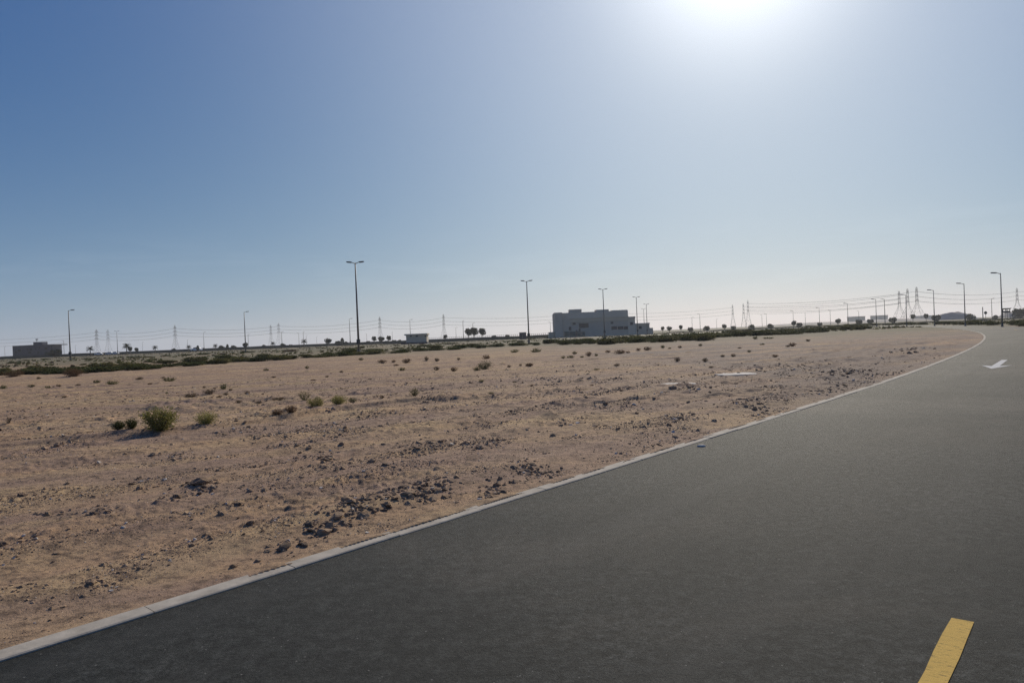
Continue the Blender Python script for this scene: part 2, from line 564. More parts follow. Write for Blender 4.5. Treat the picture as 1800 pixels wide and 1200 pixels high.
# ------------------------------------------------------------------ rubble clusters (pixels of the photograph unprojected once to the ground)
CL = [  # px, py, half-width px, half-height px, count, size m, slope, bump, name
    (620, 908, 60, 20, 120, 0.075, 0.36, 0.07, 'ridge'), (735, 878, 75, 14, 150, 0.075, 0.22, 0.06, 'ridge'),
    (560, 935, 30, 10, 30, 0.075, 0.35, 0.03, 'ridge'), (500, 962, 34, 12, 16, 0.06, 0.1, 0.02, 'ridge'),
    (935, 833, 46, 13, 110, 0.06, -0.1, 0.04, 'kerb heap'), (870, 866, 30, 12, 50, 0.06, 0.3, 0.03, 'kerb heap'),
    (745, 793, 55, 10, 80, 0.075, 0.0, 0.05, 'mid heap'), (845, 788, 50, 9, 80, 0.075, 0.1, 0.04, 'mid heap'),
    (355, 862, 40, 9, 60, 0.07, 0.05, 0.05, 'left heap'), (310, 880, 45, 9, 30, 0.05, 0.1, 0.02, 'left heap'),
    (575, 813, 18, 8, 24, 0.075, 0.0, 0.02, 'left heap'), (520, 788, 50, 10, 40, 0.06, 0.0, 0.03, 'far left heap'),
    (470, 772, 45, 5, 30, 0.07, 0.1, 0.03, 'far left heap'), (85, 913, 30, 7, 12, 0.07, 0.0, 0.01, 'near left'),
    (40, 958, 50, 12, 26, 0.05, 0.1, 0.02, 'near left'), (180, 905, 40, 8, 26, 0.05, 0.1, 0.02, 'near left'),
    (165, 1035, 20, 9, 18, 0.045, 0.1, 0.02, 'near left'), (60, 1055, 60, 16, 30, 0.03, 0.1, 0.01, 'near left'),
    (1020, 748, 40, 8, 50, 0.07, 0.1, 0.03, 'right heap'), (1190, 745, 45, 6, 46, 0.075, 0.2, 0.03, 'right heap'),
    (1140, 785, 55, 10, 60, 0.05, 0.1, 0.02, 'right heap'), (1215, 690, 60, 6, 60, 0.10, 0.1, 0.05, 'far right heap'),
    (1330, 715, 60, 8, 60, 0.08, 0.1, 0.04, 'right heap'), (1475, 660, 50, 6, 60, 0.12, 0.1, 0.06, 'far right heap'),
    (1500, 658, 30, 4, 40, 0.12, 0.1, 0.05, 'far right heap'), (1380, 645, 80, 6, 70, 0.13, 0.1, 0.05, 'far right heap'),
    (1600, 617, 40, 4, 40, 0.16, 0.1, 0.06, 'far right heap'), (1450, 690, 50, 5, 50, 0.09, 0.2, 0.03, 'far right heap'),
    (1080, 690, 50, 4, 40, 0.10, 0.1, 0.04, 'far right heap'), (990, 672, 50, 4, 30, 0.12, 0.05, 0.05, 'far right heap'),
]
for (px, py, wx, wy, cnt, sz, sl, bh, nm) in CL:
    gx, gy = ground_at(px, py)
    ex, ey = ground_at(px + wx, py - sl * wx)
    fx, fy = ground_at(px, py - wy)
    a = math.atan2(ex - gx, ey - gy)
    BUMPS.append((gx, gy, math.hypot(ex - gx, ey - gy) * 0.9, max(0.10, math.hypot(fx - gx, fy - gy) * 0.6), a, bh * 0.7))

# ------------------------------------------------------------------ ground sheet
ang = np.radians(np.concatenate([np.arange(-180, -52, 3.0), np.arange(-52, -47, 0.5), np.arange(-47, 40.5, 0.105), np.arange(40.5, 52, 0.4), np.arange(52, 180, 3.0)]))
rad = np.concatenate([np.linspace(0.3, 2.3, 10), 2.4 * np.exp(np.arange(0, 780) * 0.00435), np.geomspace(72.5, 4500, 110)])
A, R = np.meshgrid(ang, rad)
X = (R * np.sin(A)).ravel()
Y = (R * np.cos(A)).ravel()
Z = hgt(X, Y)
na, nr = len(ang), len(rad)
idx = np.arange(na * nr).reshape(nr, na)
nxt = np.roll(idx, -1, axis=1)
F = np.stack([idx[:-1], idx[1:], nxt[1:], nxt[:-1]], -1).reshape(-1, 4)
# leave out what lies well under the road
cs = sd(X, Y)
v = np.stack([X, Y, Z], 1)
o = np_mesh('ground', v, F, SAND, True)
tag(o, kind='structure')
del A, R

# ------------------------------------------------------------------ road, kerb, markings
kh = np.radians(np.interp(KY, HY, HD))


def edge(Y, off):
    """point on the line 'off' metres to the right of the left road edge."""
    x = float(np.interp(Y, KY, KX))
    a = math.radians(float(np.interp(Y, HY, HD)))
    return x + math.cos(a) * off, Y - math.sin(a) * off


ys = np.concatenate([np.arange(-100, 0, 4), np.arange(0, 60, 0.25), np.arange(60, 420, 2)])
offs = np.concatenate([[-0.012], np.linspace(0.2, ROAD_W - 0.1, 12), [ROAD_W]])
rv = []
for y in ys:
    for j, of in enumerate(offs):
        w = 0.012 * float(pn(y * 3.1, 0.5, 21)) if j == 0 else (0.12 * float(pn(y * 0.8, 0.5, 22)) if j == len(offs) - 1 else 0)
        px_, py_ = edge(y, of + w)
        rv.append((px_, py_, 0.0))
rv = np.array(rv)
no = len(offs)
ii = np.arange(len(ys) * no).reshape(len(ys), no)
rf = np.stack([ii[:-1, :-1], ii[:-1, 1:], ii[1:, 1:], ii[1:, :-1]], -1).reshape(-1, 4)
tag(np_mesh('road', rv, rf, ASPHALT, True), kind='structure')

# far cross road
mb = MB()
xs = list(range(-900, 116, 12))
for i, x in enumerate(xs):
    mb.v += [(x, 243.0 + 1.2 * math.sin(x * 0.01), 0.0), (x, 251.0 + 1.2 * math.sin(x * 0.01), 0.0)]
    if i:
        mb.f.append((2 * i - 2, 2 * i, 2 * i + 1, 2 * i - 1))
        mb.m.append(0)
tag(mb.build('cross_road', FAR_ASPHALT), kind='structure')

# kerb of one metre stones, set almost flush
s_arc = np.concatenate([[0], np.cumsum(np.hypot(np.diff(KX), np.diff(KY)))])
jx, jy = ground_at(275, 1078)
s0 = float(np.interp(jy, KY, s_arc))
mb = MB()
k = -14
while True:
    sa, sb = s0 + k + 0.0035, s0 + k + 0.9965
    k += 1
    if sb > s_arc[-1] - 12 or k > 330:
        break
    ya, yb = float(np.interp(sa, s_arc, KY)), float(np.interp(sb, s_arc, KY))
    dz = random.gauss(0, 0.002)
    dl = random.gauss(0, 0.004)
    tw = random.gauss(0, 0.003)
    pts = []
    for yy, t in ((ya, -tw), (yb, tw)):
        for of, z in ((0.0, -0.05), (0.0, 0.006), (-0.010, 0.012), (-KW + 0.01, 0.018), (-KW, 0.012), (-KW, -0.05)):
            x_, y_ = edge(yy, of + dl + t)
            pts.append((x_, y_, z + dz))
    f = [(i, i + 1, i + 7, i + 6) for i in range(5)] + [(5, 4, 3, 2, 1, 0), (6, 7, 8, 9, 10, 11)]
    mb.add(pts, f)
tag(mb.build('kerb', KERB), kind='structure')

# yellow broken centre line
mb = MB()
yend = 3.95
s_end = float(np.interp(3.95 + math.sin(math.radians(39.2)) * 3.83, KY, s_arc))
dash = []
for q in range(-2, 26):
    a0, a1 = s_end - 3.0 + q * 12.0, s_end + q * 12.0
    nseg = 12
    pts = []
    for t in range(nseg + 1):
        yy = float(np.interp(a0 + (a1 - a0) * t / nseg, s_arc, KY))
        for j, of in enumerate((3.853, 3.958)):
            e = 0.005 * random.uniform(-1, 1)
            x_, y_ = edge(yy, of + e)
            pts.append((x_, y_, 0.004))
    mb.add(pts, [(2 * t, 2 * t + 1, 2 * t + 3, 2 * t + 2) for t in range(nseg)])
tag(mb.build('yellow_line', YELLOW), kind='structure')

# white arrow
tipx, tipy = ground_at(1743, 648)
tlx, tly = ground_at(1766, 632.5)
a = math.atan2(tlx - tipx, tly - tipy)
ln = math.hypot(tlx - tipx, tly - tipy)
loc = [(0, 0), (0.42, 1.9), (0.11, 1.45), (0.09, ln), (-0.09, ln), (-0.11, 1.45), (-0.42, 1.9)]
mb = MB()
P = [(tipx + lx * math.cos(a) + ly * math.sin(a), tipy - lx * math.sin(a) + ly * math.cos(a), 0.004) for lx, ly in loc]
mb.add(P, [(0, 1, 2), (0, 2, 5), (0, 5, 6), (2, 3, 4, 5)])
tag(mb.build('arrow_marking', WHITE_PAINT), kind='structure')

# ------------------------------------------------------------------ rocks
def ico(sub):
    import bmesh
    bm = bmesh.new()
    bmesh.ops.create_icosphere(bm, subdivisions=sub, radius=1.0)
    v = np.array([q.co[:] for q in bm.verts])
    f = np.array([[q.index for q in p.verts] for p in bm.faces])
    bm.free()
    return v, f


def rock_shape(v, seed, rough=0.28):
    g = np.random.default_rng(seed)
    out = v.copy()
    for _ in range(5):
        d = g.normal(size=3)
        d /= np.linalg.norm(d)
        cut = g.uniform(0.45, 0.85)
        t = out @ d
        out -= np.outer(np.maximum(0, t - cut), d)
    out *= 1 + rough * g.normal(size=(len(v), 1)) * 0.35
    out *= np.array([g.uniform(0.8, 1.25), g.uniform(0.8, 1.25), g.uniform(0.5, 0.85)])
    return out


V1, F1 = ico(1)
V2, F2 = ico(2)
T1 = [rock_shape(V1, 100 + i, 0.6) for i in range(14)]
T2 = [rock_shape(V2, 200 + i, 0.35) for i in range(10)]

stones = []   # x, y, size, name
for (px, py, wx, wy, cnt, sz, sl, bh, nm) in CL:
    for _ in range(int(cnt * 1.9)):
        tx = random.gauss(0, 0.55)
        ty = random.gauss(0, 0.6)
        gx, gy = ground_at(px + tx * wx, py - sl * tx * wx + ty * wy)
        if sd(gx, gy) < 0.22:
            continue
        s_ = sz * 0.37 * min(2.4, max(0.25, random.lognormvariate(-0.6, 0.6)))
        stones.append((gx, gy, s_, nm))
# loose scatter, thinner with size
nS = 420000
th = RNG.uniform(math.radians(-46), math.radians(36), nS)
rr = np.exp(math.log(3.3) + math.log(12) * RNG.uniform(0, 1, nS) ** 1.5)
sx, sy = rr * np.sin(th), rr * np.cos(th)
c39, n39 = math.cos(math.radians(39)), math.sin(math.radians(39))
su, sv = sx * n39 + sy * c39, sx * c39 - sy * n39
dens = sstep(-0.15, 0.45, pn(su / 2.6, sv / 0.8, 31) + 0.6 * pn(sx / 0.7, sy / 0.7, 32))
ssd = sd(sx, sy)
keep = (RNG.uniform(0, 1, nS) < (0.05 + 0.95 * dens ** 1.6) * sstep(42, 9, rr)) & (ssd > 0.2)
szs = np.clip(0.00050 * rr * RNG.pareto(3.0, nS) + 0.00058 * rr, 0.0028, 0.05)
sx, sy, szs, rr, ssd = sx[keep], sy[keep], szs[keep], rr[keep], ssd[keep]
for x_, y_, s_, d_ in zip(sx, sy, szs, ssd):
    stones.append((float(x_), float(y_), float(s_), 'verge' if d_ < 1.2 else ('open' if y_ < 14 else 'far open')))
# the ones the photograph shows singly
SINGLE = [(500, 967, 0.105, 'dark rounded rock, largest in the rubble beside the kerb'),
          (580, 934, 0.085, 'dark jagged rock at the lower end of the rubble ridge by the kerb'),
          (350, 862, 0.17, 'broad dark flat rock in the heap left of the rubble ridge'),
          (575, 815, 0.10, 'dark pointed rock alone on the sand above the rubble ridge'),
          (313, 880, 0.075, 'upright dark rock with a pale top below the broad flat rock'),
          (85, 914, 0.075, 'dark rock with a pale end on the sand at the far left'),
          (163, 1036, 0.055, 'dark rock on the bare sand nearest the lower left kerb'),
          (410, 1000, 0.052, 'small dark rock nearest the kerb below the rounded rock'),
          (453, 988, 0.048, 'small dark rock just left of the rounded rock by the kerb'),
          (535, 963, 0.055, 'dark rock just right of the rounded rock by the kerb'),
          (1183, 686, 0.20, 'dark rock beside the pale concrete patch on the right of the field'),
          (8, 962, 0.06, 'dark rock at the very left edge of the sand'),
          (465, 868, 0.07, 'dark rock right of the broad flat rock on open sand'),
          (440, 870, 0.06, 'dark rock between the broad flat rock and its right neighbour')]
WORDS = {'ridge': 'dark clod in the rubble ridge that runs beside the kerb',
         'kerb heap': 'dark clod in the low heap touching the kerb beyond the rubble ridge',
         'mid heap': 'dark clod in the low heaps on the sand beyond the rubble ridge',
         'left heap': 'dark clod in the heap around the broad flat rock',
         'far left heap': 'dark clod in the thin heaps in front of the low scarp',
         'near left': 'dark clod on the bare sand toward the lower left',
         'right heap': 'dark clod in the strip of rubble before the kerb bends away',
         'far right heap': 'dark clod in the rubble around the pale concrete patches',
         'verge': 'small loose stone on the sandy strip right beside the kerb',
         'open': 'small loose stone lying on the open nearer sand',
         'far open': 'small loose stone lying on the open middle of the field'}
stones.sort(key=lambda q: -q[2] / math.hypot(q[0], q[1]))
NR = 270
base_rocks = []
for i, t in enumerate(T2):
    me = bpy.data.meshes.new('rock')
    me.from_pydata(t.tolist(), [], F2.tolist())
    me.materials.append(ROCK if i % 3 == 1 else CLOD)
    base_rocks.append(me)
for (px, py, s_, lab) in SINGLE:
    s_ *= 0.58
    gx, gy = ground_at(px, py)
    o = bpy.data.objects.new('rock', base_rocks[3 * random.randint(0, 2) + random.randint(1, 2)])
    COL.objects.link(o)
    o.location = (gx, gy, gz(gx, gy) + s_ * 0.25)
    o.scale = (s_, s_, s_ * 0.9)
    o.rotation_euler = (random.uniform(-.3, .3), random.uniform(-.3, .3), random.uniform(0, 6.28))
    tag(o, lab, 'rock', 'rocks and clods on the sandy field')
for (gx, gy, s_, nm) in stones[:NR]:
    o = bpy.data.objects.new('rock', (random.choice(base_rocks) if gy < 9 else base_rocks[3 * random.randint(0, 3)]))
    COL.objects.link(o)
    o.location = (gx, gy, gz(gx, gy) + s_ * 0.05)
    o.scale = (s_, s_ * random.uniform(.7, 1), s_ * random.uniform(.7, 1.1))
    o.rotation_euler = (random.uniform(-.4, .4), random.uniform(-.4, .4), random.uniform(0, 6.28))
    tag(o, WORDS[nm], 'rock', 'rocks and clods on the sandy field')
rest = stones[NR:]
RX = np.array([q[0] for q in rest])
RY = np.array([q[1] for q in rest])
RS = np.array([q[2] for q in rest])
RZ = hgt(RX, RY)
tv = np.stack(T1)
pick = RNG.integers(0, len(T1), len(rest))
yaw = RNG.uniform(0, 2 * math.pi, len(rest))
tilt = RNG.normal(0, 0.35, len(rest))
vv = tv[pick]
ct, st_ = np.cos(tilt)[:, None], np.sin(tilt)[:, None]
y1 = vv[:, :, 1] * ct - vv[:, :, 2] * st_
z1 = vv[:, :, 1] * st_ + vv[:, :, 2] * ct
cy, sy_ = np.cos(yaw)[:, None], np.sin(yaw)[:, None]
x2 = vv[:, :, 0] * cy - y1 * sy_
y2 = vv[:, :, 0] * sy_ + y1 * cy
vv = np.stack([x2, y2, z1], -1) * RS[:, None, None]
vv[:, :, 0] += RX[:, None]
vv[:, :, 1] += RY[:, None]
vv[:, :, 2] += (RZ + RS * 0.1)[:, None]
ff = (F1[None] + (np.arange(len(rest)) * len(V1))[:, None, None]).reshape(-1, 3)
o = np_mesh('rubble', vv.reshape(-1, 3), ff, [ROCK, CLOD, PALE_ROCK])
mi = np.repeat(RNG.choice([0, 1, 1, 1, 1, 2], len(rest), p=[.24, .22, .20, .18, .10, .06]), len(F1)).astype(np.int32)
o.data.polygons.foreach_set('material_index', mi)
tag(o, 'small dark stones and earth crumbs strewn over the sand', 'rubble', kind='stuff')

# flat pale concrete patches in the field
for (px, py, w, d, lab) in ((1292, 658, 1.28, 1.2, 'bright pale concrete slab lying flat on the right of the field'),
                            (1192, 676.5, 0.95, 0.75, 'duller narrow concrete slab beside the dark rock on the field')):
    gx, gy = ground_at(px, py)
    mb = MB()
    n = 22
    top = []
    g = random.Random(px)
    for i in range(n):
        t = 2 * math.pi * i / n
        e = 1 + g.uniform(-.12, .12)
        top.append((w / 2 * e * math.copysign(abs(math.cos(t)) ** .7, math.cos(t)), d / 2 * e * math.copysign(abs(math.sin(t)) ** .7, math.sin(t))))
    mb.add([(x, y, -0.05) for x, y in top] + [(x, y, 0.012) for x, y in top] + [(x * .96, y * .96, 0.02) for x, y in top],
           [(i, (i + 1) % n, n + (i + 1) % n, n + i) for i in range(n)] + [(n + i, n + (i + 1) % n, 2 * n + (i + 1) % n, 2 * n + i) for i in range(n)]
           + [tuple(range(2 * n, 3 * n))])
    o = mb.build('concrete_slab', SLAB)
    o.location = (gx, gy, sorted(gz(gx + a_, gy + b_) for a_ in (-.4, 0, .4) for b_ in (-.4, 0, .4))[6] - 0.006)
    tag(o, lab, 'concrete slab', 'pale slabs on the field')

# small pale marker stud on the asphalt
gx, gy = ground_at(1233, 784.5)
mb = MB()
n = 14
rings = [(1.0, 0.0), (0.97, 0.35), (0.8, 0.75), (0.5, 0.97)]
for rr_, zz in rings:
    mb.v += [(0.062 * rr_ * math.cos(2 * math.pi * i / n), 0.045 * rr_ * math.sin(2 * math.pi * i / n), 0.026 * zz) for i in range(n)]
for r_ in range(3):
    for i in range(n):
        mb.f.append((r_ * n + i, r_ * n + (i + 1) % n, (r_ + 1) * n + (i + 1) % n, (r_ + 1) * n + i))
mb.f.append(tuple(3 * n + i for i in range(n)))
mb.m = [0] * len(mb.f)
o = mb.build('road_stud', PALE_ROCK, smooth=True)
o.location = (gx, gy, 0.001)
tag(o, 'small pale oval stud lying on the asphalt beside the kerb', 'road stud')

# ------------------------------------------------------------------ shrubs
def leafq(mb, p, d, up, ln, w, mi):
    s_ = d.cross(up)
    if s_.length < 1e-4:
        s_ = Vector((1, 0, 0))
    s_ = s_.normalized() * w
    q = p + d * ln
    mb.add([p, p + d * ln * .5 + s_, q, p + d * ln * .5 - s_], [(0, 1, 2, 3)], mi)


def shrub_parts(seed, rad_, hi, nst, nleaf, lsize, spread=0.8, bare=0.25):
    g = random.Random(seed)
    stem, leaf = MB(), MB()
    for _ in range(nst):
        az = g.uniform(0, 6.283)
        tl = spread * math.sqrt(g.random())
        ln = hi * g.uniform(0.6, 1.08)
        dirv = Vector((math.cos(az) * tl * rad_ / hi * 1.2, math.sin(az) * tl * rad_ / hi * 1.2, 1.0 - 0.35 * tl))
        p = Vector((math.cos(az) * rad_ * .18 * g.random(), math.sin(az) * rad_ * .18 * g.random(), -0.02))
        pts = [p.copy()]
        for k_ in range(4):
            dirv = dirv + Vector((g.uniform(-.25, .25), g.uniform(-.25, .25), g.uniform(-.1, .15)))
            p = p + dirv.normalized() * ln / 4
            p.z = max(p.z, 0.0)
            pts.append(p.copy())
        r0 = max(0.003, hi * 0.010)
        stem.tube(pts, [r0, r0 * .8, r0 * .6, r0 * .45, r0 * .25], 3, caps=False)
        for _ in range(nleaf):
            t = bare + (1 - bare) * g.random() ** 0.8
            i = min(3, int(t * 4))
            q = pts[i].lerp(pts[i + 1], t * 4 - i)
            q = q + Vector((g.gauss(0, 1), g.gauss(0, 1), g.gauss(0, .8))) * rad_ * 0.10
            q.z = max(q.z, 0.005)
            d = Vector((g.uniform(-1, 1), g.uniform(-1, 1), g.uniform(-.1, 1.1))).normalized()
            leafq(leaf, q, d, Vector((g.uniform(-1, 1), g.uniform(-1, 1), g.uniform(-1, 1))), lsize * g.uniform(.6, 1.4), lsize * g.uniform(.18, .36), 0)
    # leafy mound between the stems
    for _ in range(int(nst * nleaf * 0.7)):
        d = Vector((g.gauss(0, 1), g.gauss(0, 1), g.gauss(0, 1))).normalized()
        k_ = g.random() ** .3
        lump = 1 + .22 * math.sin(3.1 * math.atan2(d.y, d.x) + seed) + g.gauss(0, .08)
        q = Vector((d.x * rad_ * .82 * k_ * lump, d.y * rad_ * .82 * k_ * lump, hi * (.40 + .46 * d.z * k_ * lump)))
        if q.z < 0.01:
            q.z = g.uniform(0.01, .12) * hi
        dd = (d + Vector((g.uniform(-.7, .7), g.uniform(-.7, .7), g.uniform(-.2, .9)))).normalized()
        leafq(leaf, q, dd, Vector((g.uniform(-1, 1), g.uniform(-1, 1), g.uniform(-1, 1))), lsize * g.uniform(.6, 1.4), lsize * g.uniform(.18, .36), 0)
    return stem, leaf


def shrub(px, py, wpx, hpx, lm, lab, cat='shrub', seed=1, dens=1.0, lobes=1, group='desert shrubs on the sandy field'):
    gx, gy = ground_at(px, py)
    r_ = wpx / FPX * gy / 2
    h_ = hpx / FPX * gy
    root = empty('desert_shrub', (gx, gy, gz(gx, gy)))
    S, Lf = MB(), MB()
    for q in range(lobes):
        s_, l_ = shrub_parts(seed + q, r_ * (1 if lobes == 1 else .62), h_ * (1 if q != 0 or lobes == 1 else .8), int(46 * dens), int(34 * dens), max(0.016, h_ * .075), 0.9, 0.12)
        dx = 0 if lobes == 1 else (q - (lobes - 1) / 2) * r_ * 1.1
        for A_, B_ in ((s_, S), (l_, Lf)):
            B_.add([(x + dx, y, z) for x, y, z in A_.v], A_.f)
    S.build('stem', BARK, root)
    Lf.build('foliage', lm, root)
    tag(root, lab, cat, group)
    return root


shrub(282, 766, 58, 43, L_GREEN, 'largest green shrub, loose and airy, standing on the low scarp', seed=5, dens=1.15)
shrub(220, 768, 40, 20, L_DARK, 'dark green twin-lobed shrub just left of the largest shrub', seed=15, lobes=2)
shrub(363, 755, 42, 25, L_GREEN, 'green shrub just right of the largest shrub on the scarp', seed=25)
shrub(556, 724, 36, 19, L_GREEN, 'low pale green shrub left of its twin along the far scarp', seed=35)
shrub(596, 719, 36, 18, L_GREEN, 'low pale green shrub right of its twin along the far scarp', seed=45)
shrub(512, 737, 24, 15, L_RED, 'dark russet shrub on the scarp below the two pale green ones', seed=55, dens=.8)
shrub(489, 739, 26, 10, L_RED, 'flattened blackish shrub touching the dark russet one', seed=65, dens=.7)
shrub(536, 707, 24, 18, L_OLIVE, 'thin upright shrub behind the pale green twins', seed=75, dens=.6)
shrub(729, 704, 20, 17, L_OLIVE, 'olive shrub alone at the right end of the scarp', seed=85, dens=.6)
shrub(852, 648, 34, 16, L_DARK, 'wide dark shrub in the middle of the field before the scrub belt', seed=95, dens=.8)
shrub(16, 749, 9, 13, L_DRY, 'small upright dry twig plant near the left edge of the field', 'plant', seed=105, dens=.35)
shrub(128, 663, 36, 17, L_RED, 'rounded russet bush standing just in front of the left scrub belt', 'bush', seed=125)
shrub(24, 662, 44, 14, L_RED, 'broad low russet bush at the left end of the scrub belt', 'bush', seed=135)
shrub(1148, 602, 26, 9, L_DARK, 'dark bush in front of the low right wing of the grey building', 'bush', seed=145)
shrub(620, 716, 18, 10, L_DARK, 'small dark shrub just right of the pale green twins', seed=115, dens=.5)

# templates for the small ones: unit radius and unit height
TUFT = {}
for key, lm in (('d', L_DRY), ('k', L_DARK), ('g', L_OLIVE), ('r', L_RED)):
    TUFT[key] = []
    for q in range(3):
        s_, l_ = shrub_parts(300 + q * 7 + ord(key), 1.0, 1.0, 22, 16, 0.16, 1.0, 0.1)
        s_.m = [1] * len(s_.f)
        l_.add(s_.v, s_.f, 1)
        l_.v = [(x, y, z) for x, y, z in l_.v]
        o = l_.build('tuft', [lm, BARK])
        TUFT[key].append(o.data)
        bpy.data.objects.remove(o)

SCAT = [(5, 684, 14, 8, 'k'), (55, 681, 14, 5, 'k'), (84, 683, 12, 6, 'k'), (103, 681, 10, 6, 'd'), (137, 680, 10, 5, 'd'), (170, 673, 14, 7, 'k'),
        (197, 676, 22, 9, 'g'), (246, 668, 14, 6, 'd'), (297, 670, 22, 10, 'k'), (336, 700, 26, 10, 'd'), (367, 693, 24, 10, 'd'), (393, 685, 12, 12, 'k'),
        (405, 687, 8, 5, 'd'), (397, 694, 10, 5, 'd'), (435, 692, 10, 7, 'd'), (468, 651, 11, 6, 'k'), (540, 648, 8, 6, 'k'), (293, 692, 6, 5, 'k'),
        (420, 712, 14, 6, 'd'), (454, 714, 16, 6, 'd'), (490, 705, 28, 6, 'd'),
        (635, 634, 10, 6, 'k'), (672, 638, 20, 6, 'r'), (692, 637, 9, 5, 'r'), (715, 637, 18, 8, 'r'), (750, 634, 8, 8, 'd'), (768, 635, 10, 7, 'd'), (806, 633, 6, 6, 'd'),
        (855, 630, 16, 9, 'r'), (767, 651, 11, 9, 'd'), (798, 652, 14, 9, 'r'), (707, 651, 14, 8, 'g'), (838, 651, 16, 8, 'g'), (931, 644, 14, 7, 'r'),
        (905, 620, 18, 8, 'g'), (942, 619, 20, 9, 'g'), (990, 630, 9, 6, 'g'), (1003, 629, 16, 6, 'g'), (1010, 623, 10, 6, 'g'), (1035, 626, 12, 9, 'r'), (1048, 626, 8, 5, 'k'),
        (1023, 628, 8, 4, 'k'), (1068, 621, 10, 6, 'r'), (1090, 622, 24, 8, 'r'), (1104, 621, 10, 4, 'r'), (1122, 617, 10, 5, 'r'), (1138, 616, 16, 7, 'r'), (1165, 612, 9, 6, 'k'), (1177, 613, 7, 3, 'k'),
        (915, 643, 6, 4, 'd'), (672, 706, 8, 6, 'd'), (1191, 637, 12, 8, 'd'), (1240, 637, 12, 9, 'd'), (1195, 611, 8, 5, 'd'), (1231, 608, 8, 5, 'k'),
        (1340, 606, 10, 4, 'k'), (1317, 619, 8, 4, 'k'), (1289, 628, 10, 7, 'd'), (1270, 627, 10, 4, 'd'), (1393, 608, 14, 8, 'r'), (1385, 609, 10, 4, 'd'), (1328, 597, 10, 6, 'k'),
        (1350, 596, 20, 4, 'k'), (1362, 628, 14, 5, 'r'), (1300, 612, 8, 3, 'd'), (1420, 600, 10, 4, 'd'), (1250, 646, 10, 4, 'd'), (600, 655, 8, 4, 'd'), (575, 664, 7, 4, 'd'), (650, 668, 9, 4, 'd')]


_g = random.Random(77)
for _ in range(22):                      # sparse dry tufts over the left middle distance
    py_ = 642 + 60 * _g.random() ** 1.6
    px_ = _g.uniform(0, 1100)
    if ground_at(px_, py_)[1] < 62:
        SCAT.append((px_, py_, _g.uniform(5, 13), _g.uniform(2.5, 5), _g.choice('dddrg')))


def zone(px, py):
    if px < 260:
        return 'little tuft on the sand before the scrub belt at the left end'
    if px < 620:
        return 'little tuft on the sand left of the tall double lamp, before the belt'
    if px < 965:
        return 'little tuft on the sand between the tall double lamp and the grey building'
    if px < 1180:
        return 'little tuft on the sand in front of the grey building'
    return 'little tuft on the sand right of the grey building, before the road bend'


for i, (px, py, wp, hp, ty) in enumerate(SCAT):
    gx, gy = ground_at(px, py)
    me = TUFT[ty][i % 3]
    o = bpy.data.objects.new('tuft', me)
    COL.objects.link(o)
    r_ = wp / FPX * gy / 2 * 1.02
    h_ = hp / FPX * gy * 0.92
    o.location = (gx, gy, gz(gx, gy))
    o.scale = (r_, r_, h_)
    o.rotation_euler = (0, 0, random.uniform(0, 6.28))
    tag(o, zone(px, py), 'tuft', 'small tufts on the sandy field')

# belt bushes
BUSH = {}
for key, lm in (('k', L_DARK), ('g', L_OLIVE), ('G', L_GREEN), ('r', L_RED)):
    BUSH[key] = []
    for q in range(3):
        g = random.Random(900 + q * 3 + ord(key))
        s_, l_ = shrub_parts(500 + q * 7 + ord(key), 1.0, 0.9, 34, 30, 0.17, 1.0, 0.0)
        s_.m = [1] * len(s_.f)
        l_.add(s_.v, s_.f, 1)
        o = l_.build('bush', [lm, BARK])
        BUSH[key].append(o.data)
        bpy.data.objects.remove(o)


def belt(pts, n, hm, wm, mixk, lab, jit, group='scrub bushes around the field'):
    xs_ = [p[0] for p in pts]
    for i in range(n):
        px = xs_[0] + (xs_[-1] - xs_[0]) * (i + random.uniform(-.3, 1.3)) / n
        py = float(np.interp(px, xs_, [p[1] for p in pts])) + jit * random.uniform(-1, 0.15)
        gx, gy = ground_at(px, py)
        if -ROAD_W - .8 < sd(gx, gy) < 0.8 and gy < 420:
            continue
        o = bpy.data.objects.new('bush', random.choice(BUSH[random.choice(mixk)]))
        COL.objects.link(o)
        w_ = wm * random.uniform(.6, 1.3)
        h_ = hm * random.uniform(.55, 1.2)
        o.location = (gx, gy, gz(gx, gy))
        o.scale = (w_, w_ * .8, h_)
        o.rotation_euler = (0, 0, random.uniform(0, 6.28))
        tag(o, lab, 'bush', group)


B1 = [(-60, 664), (0, 660), (60, 657), (140, 656), (250, 649), (330, 643), (420, 637), (520, 631), (600, 626), (660, 622), (760, 617), (840, 612), (960, 606)]
belt(B1, 62, 0.52, 1.25, 'kkkkgg', 'low dark bush in the scrub belt left of the grey building', 2.0)
belt([(p[0], p[1] - 4) for p in B1], 24, 0.62, 1.4, 'kkgg', 'low bush in the back row of the scrub belt left of the grey building', 3)
belt([(0, 639), (100, 635), (240, 630), (400, 623), (600, 615), (800, 606)], 24, 0.42, 1.6, 'kkgr', 'low bush on the weedy ground behind the scrub belt', 4)
belt([(965, 606), (1060, 605), (1180, 600)], 30, 0.75, 1.4, 'kkgg', 'low bush in front of the grey building', 6)
belt([(1170, 600), (1240, 598), (1260, 592), (1390, 587), (1530, 577.5)], 74, 0.80, 2.0, 'kkgg', 'low bush in the scrub between grey building and road bend', 7)
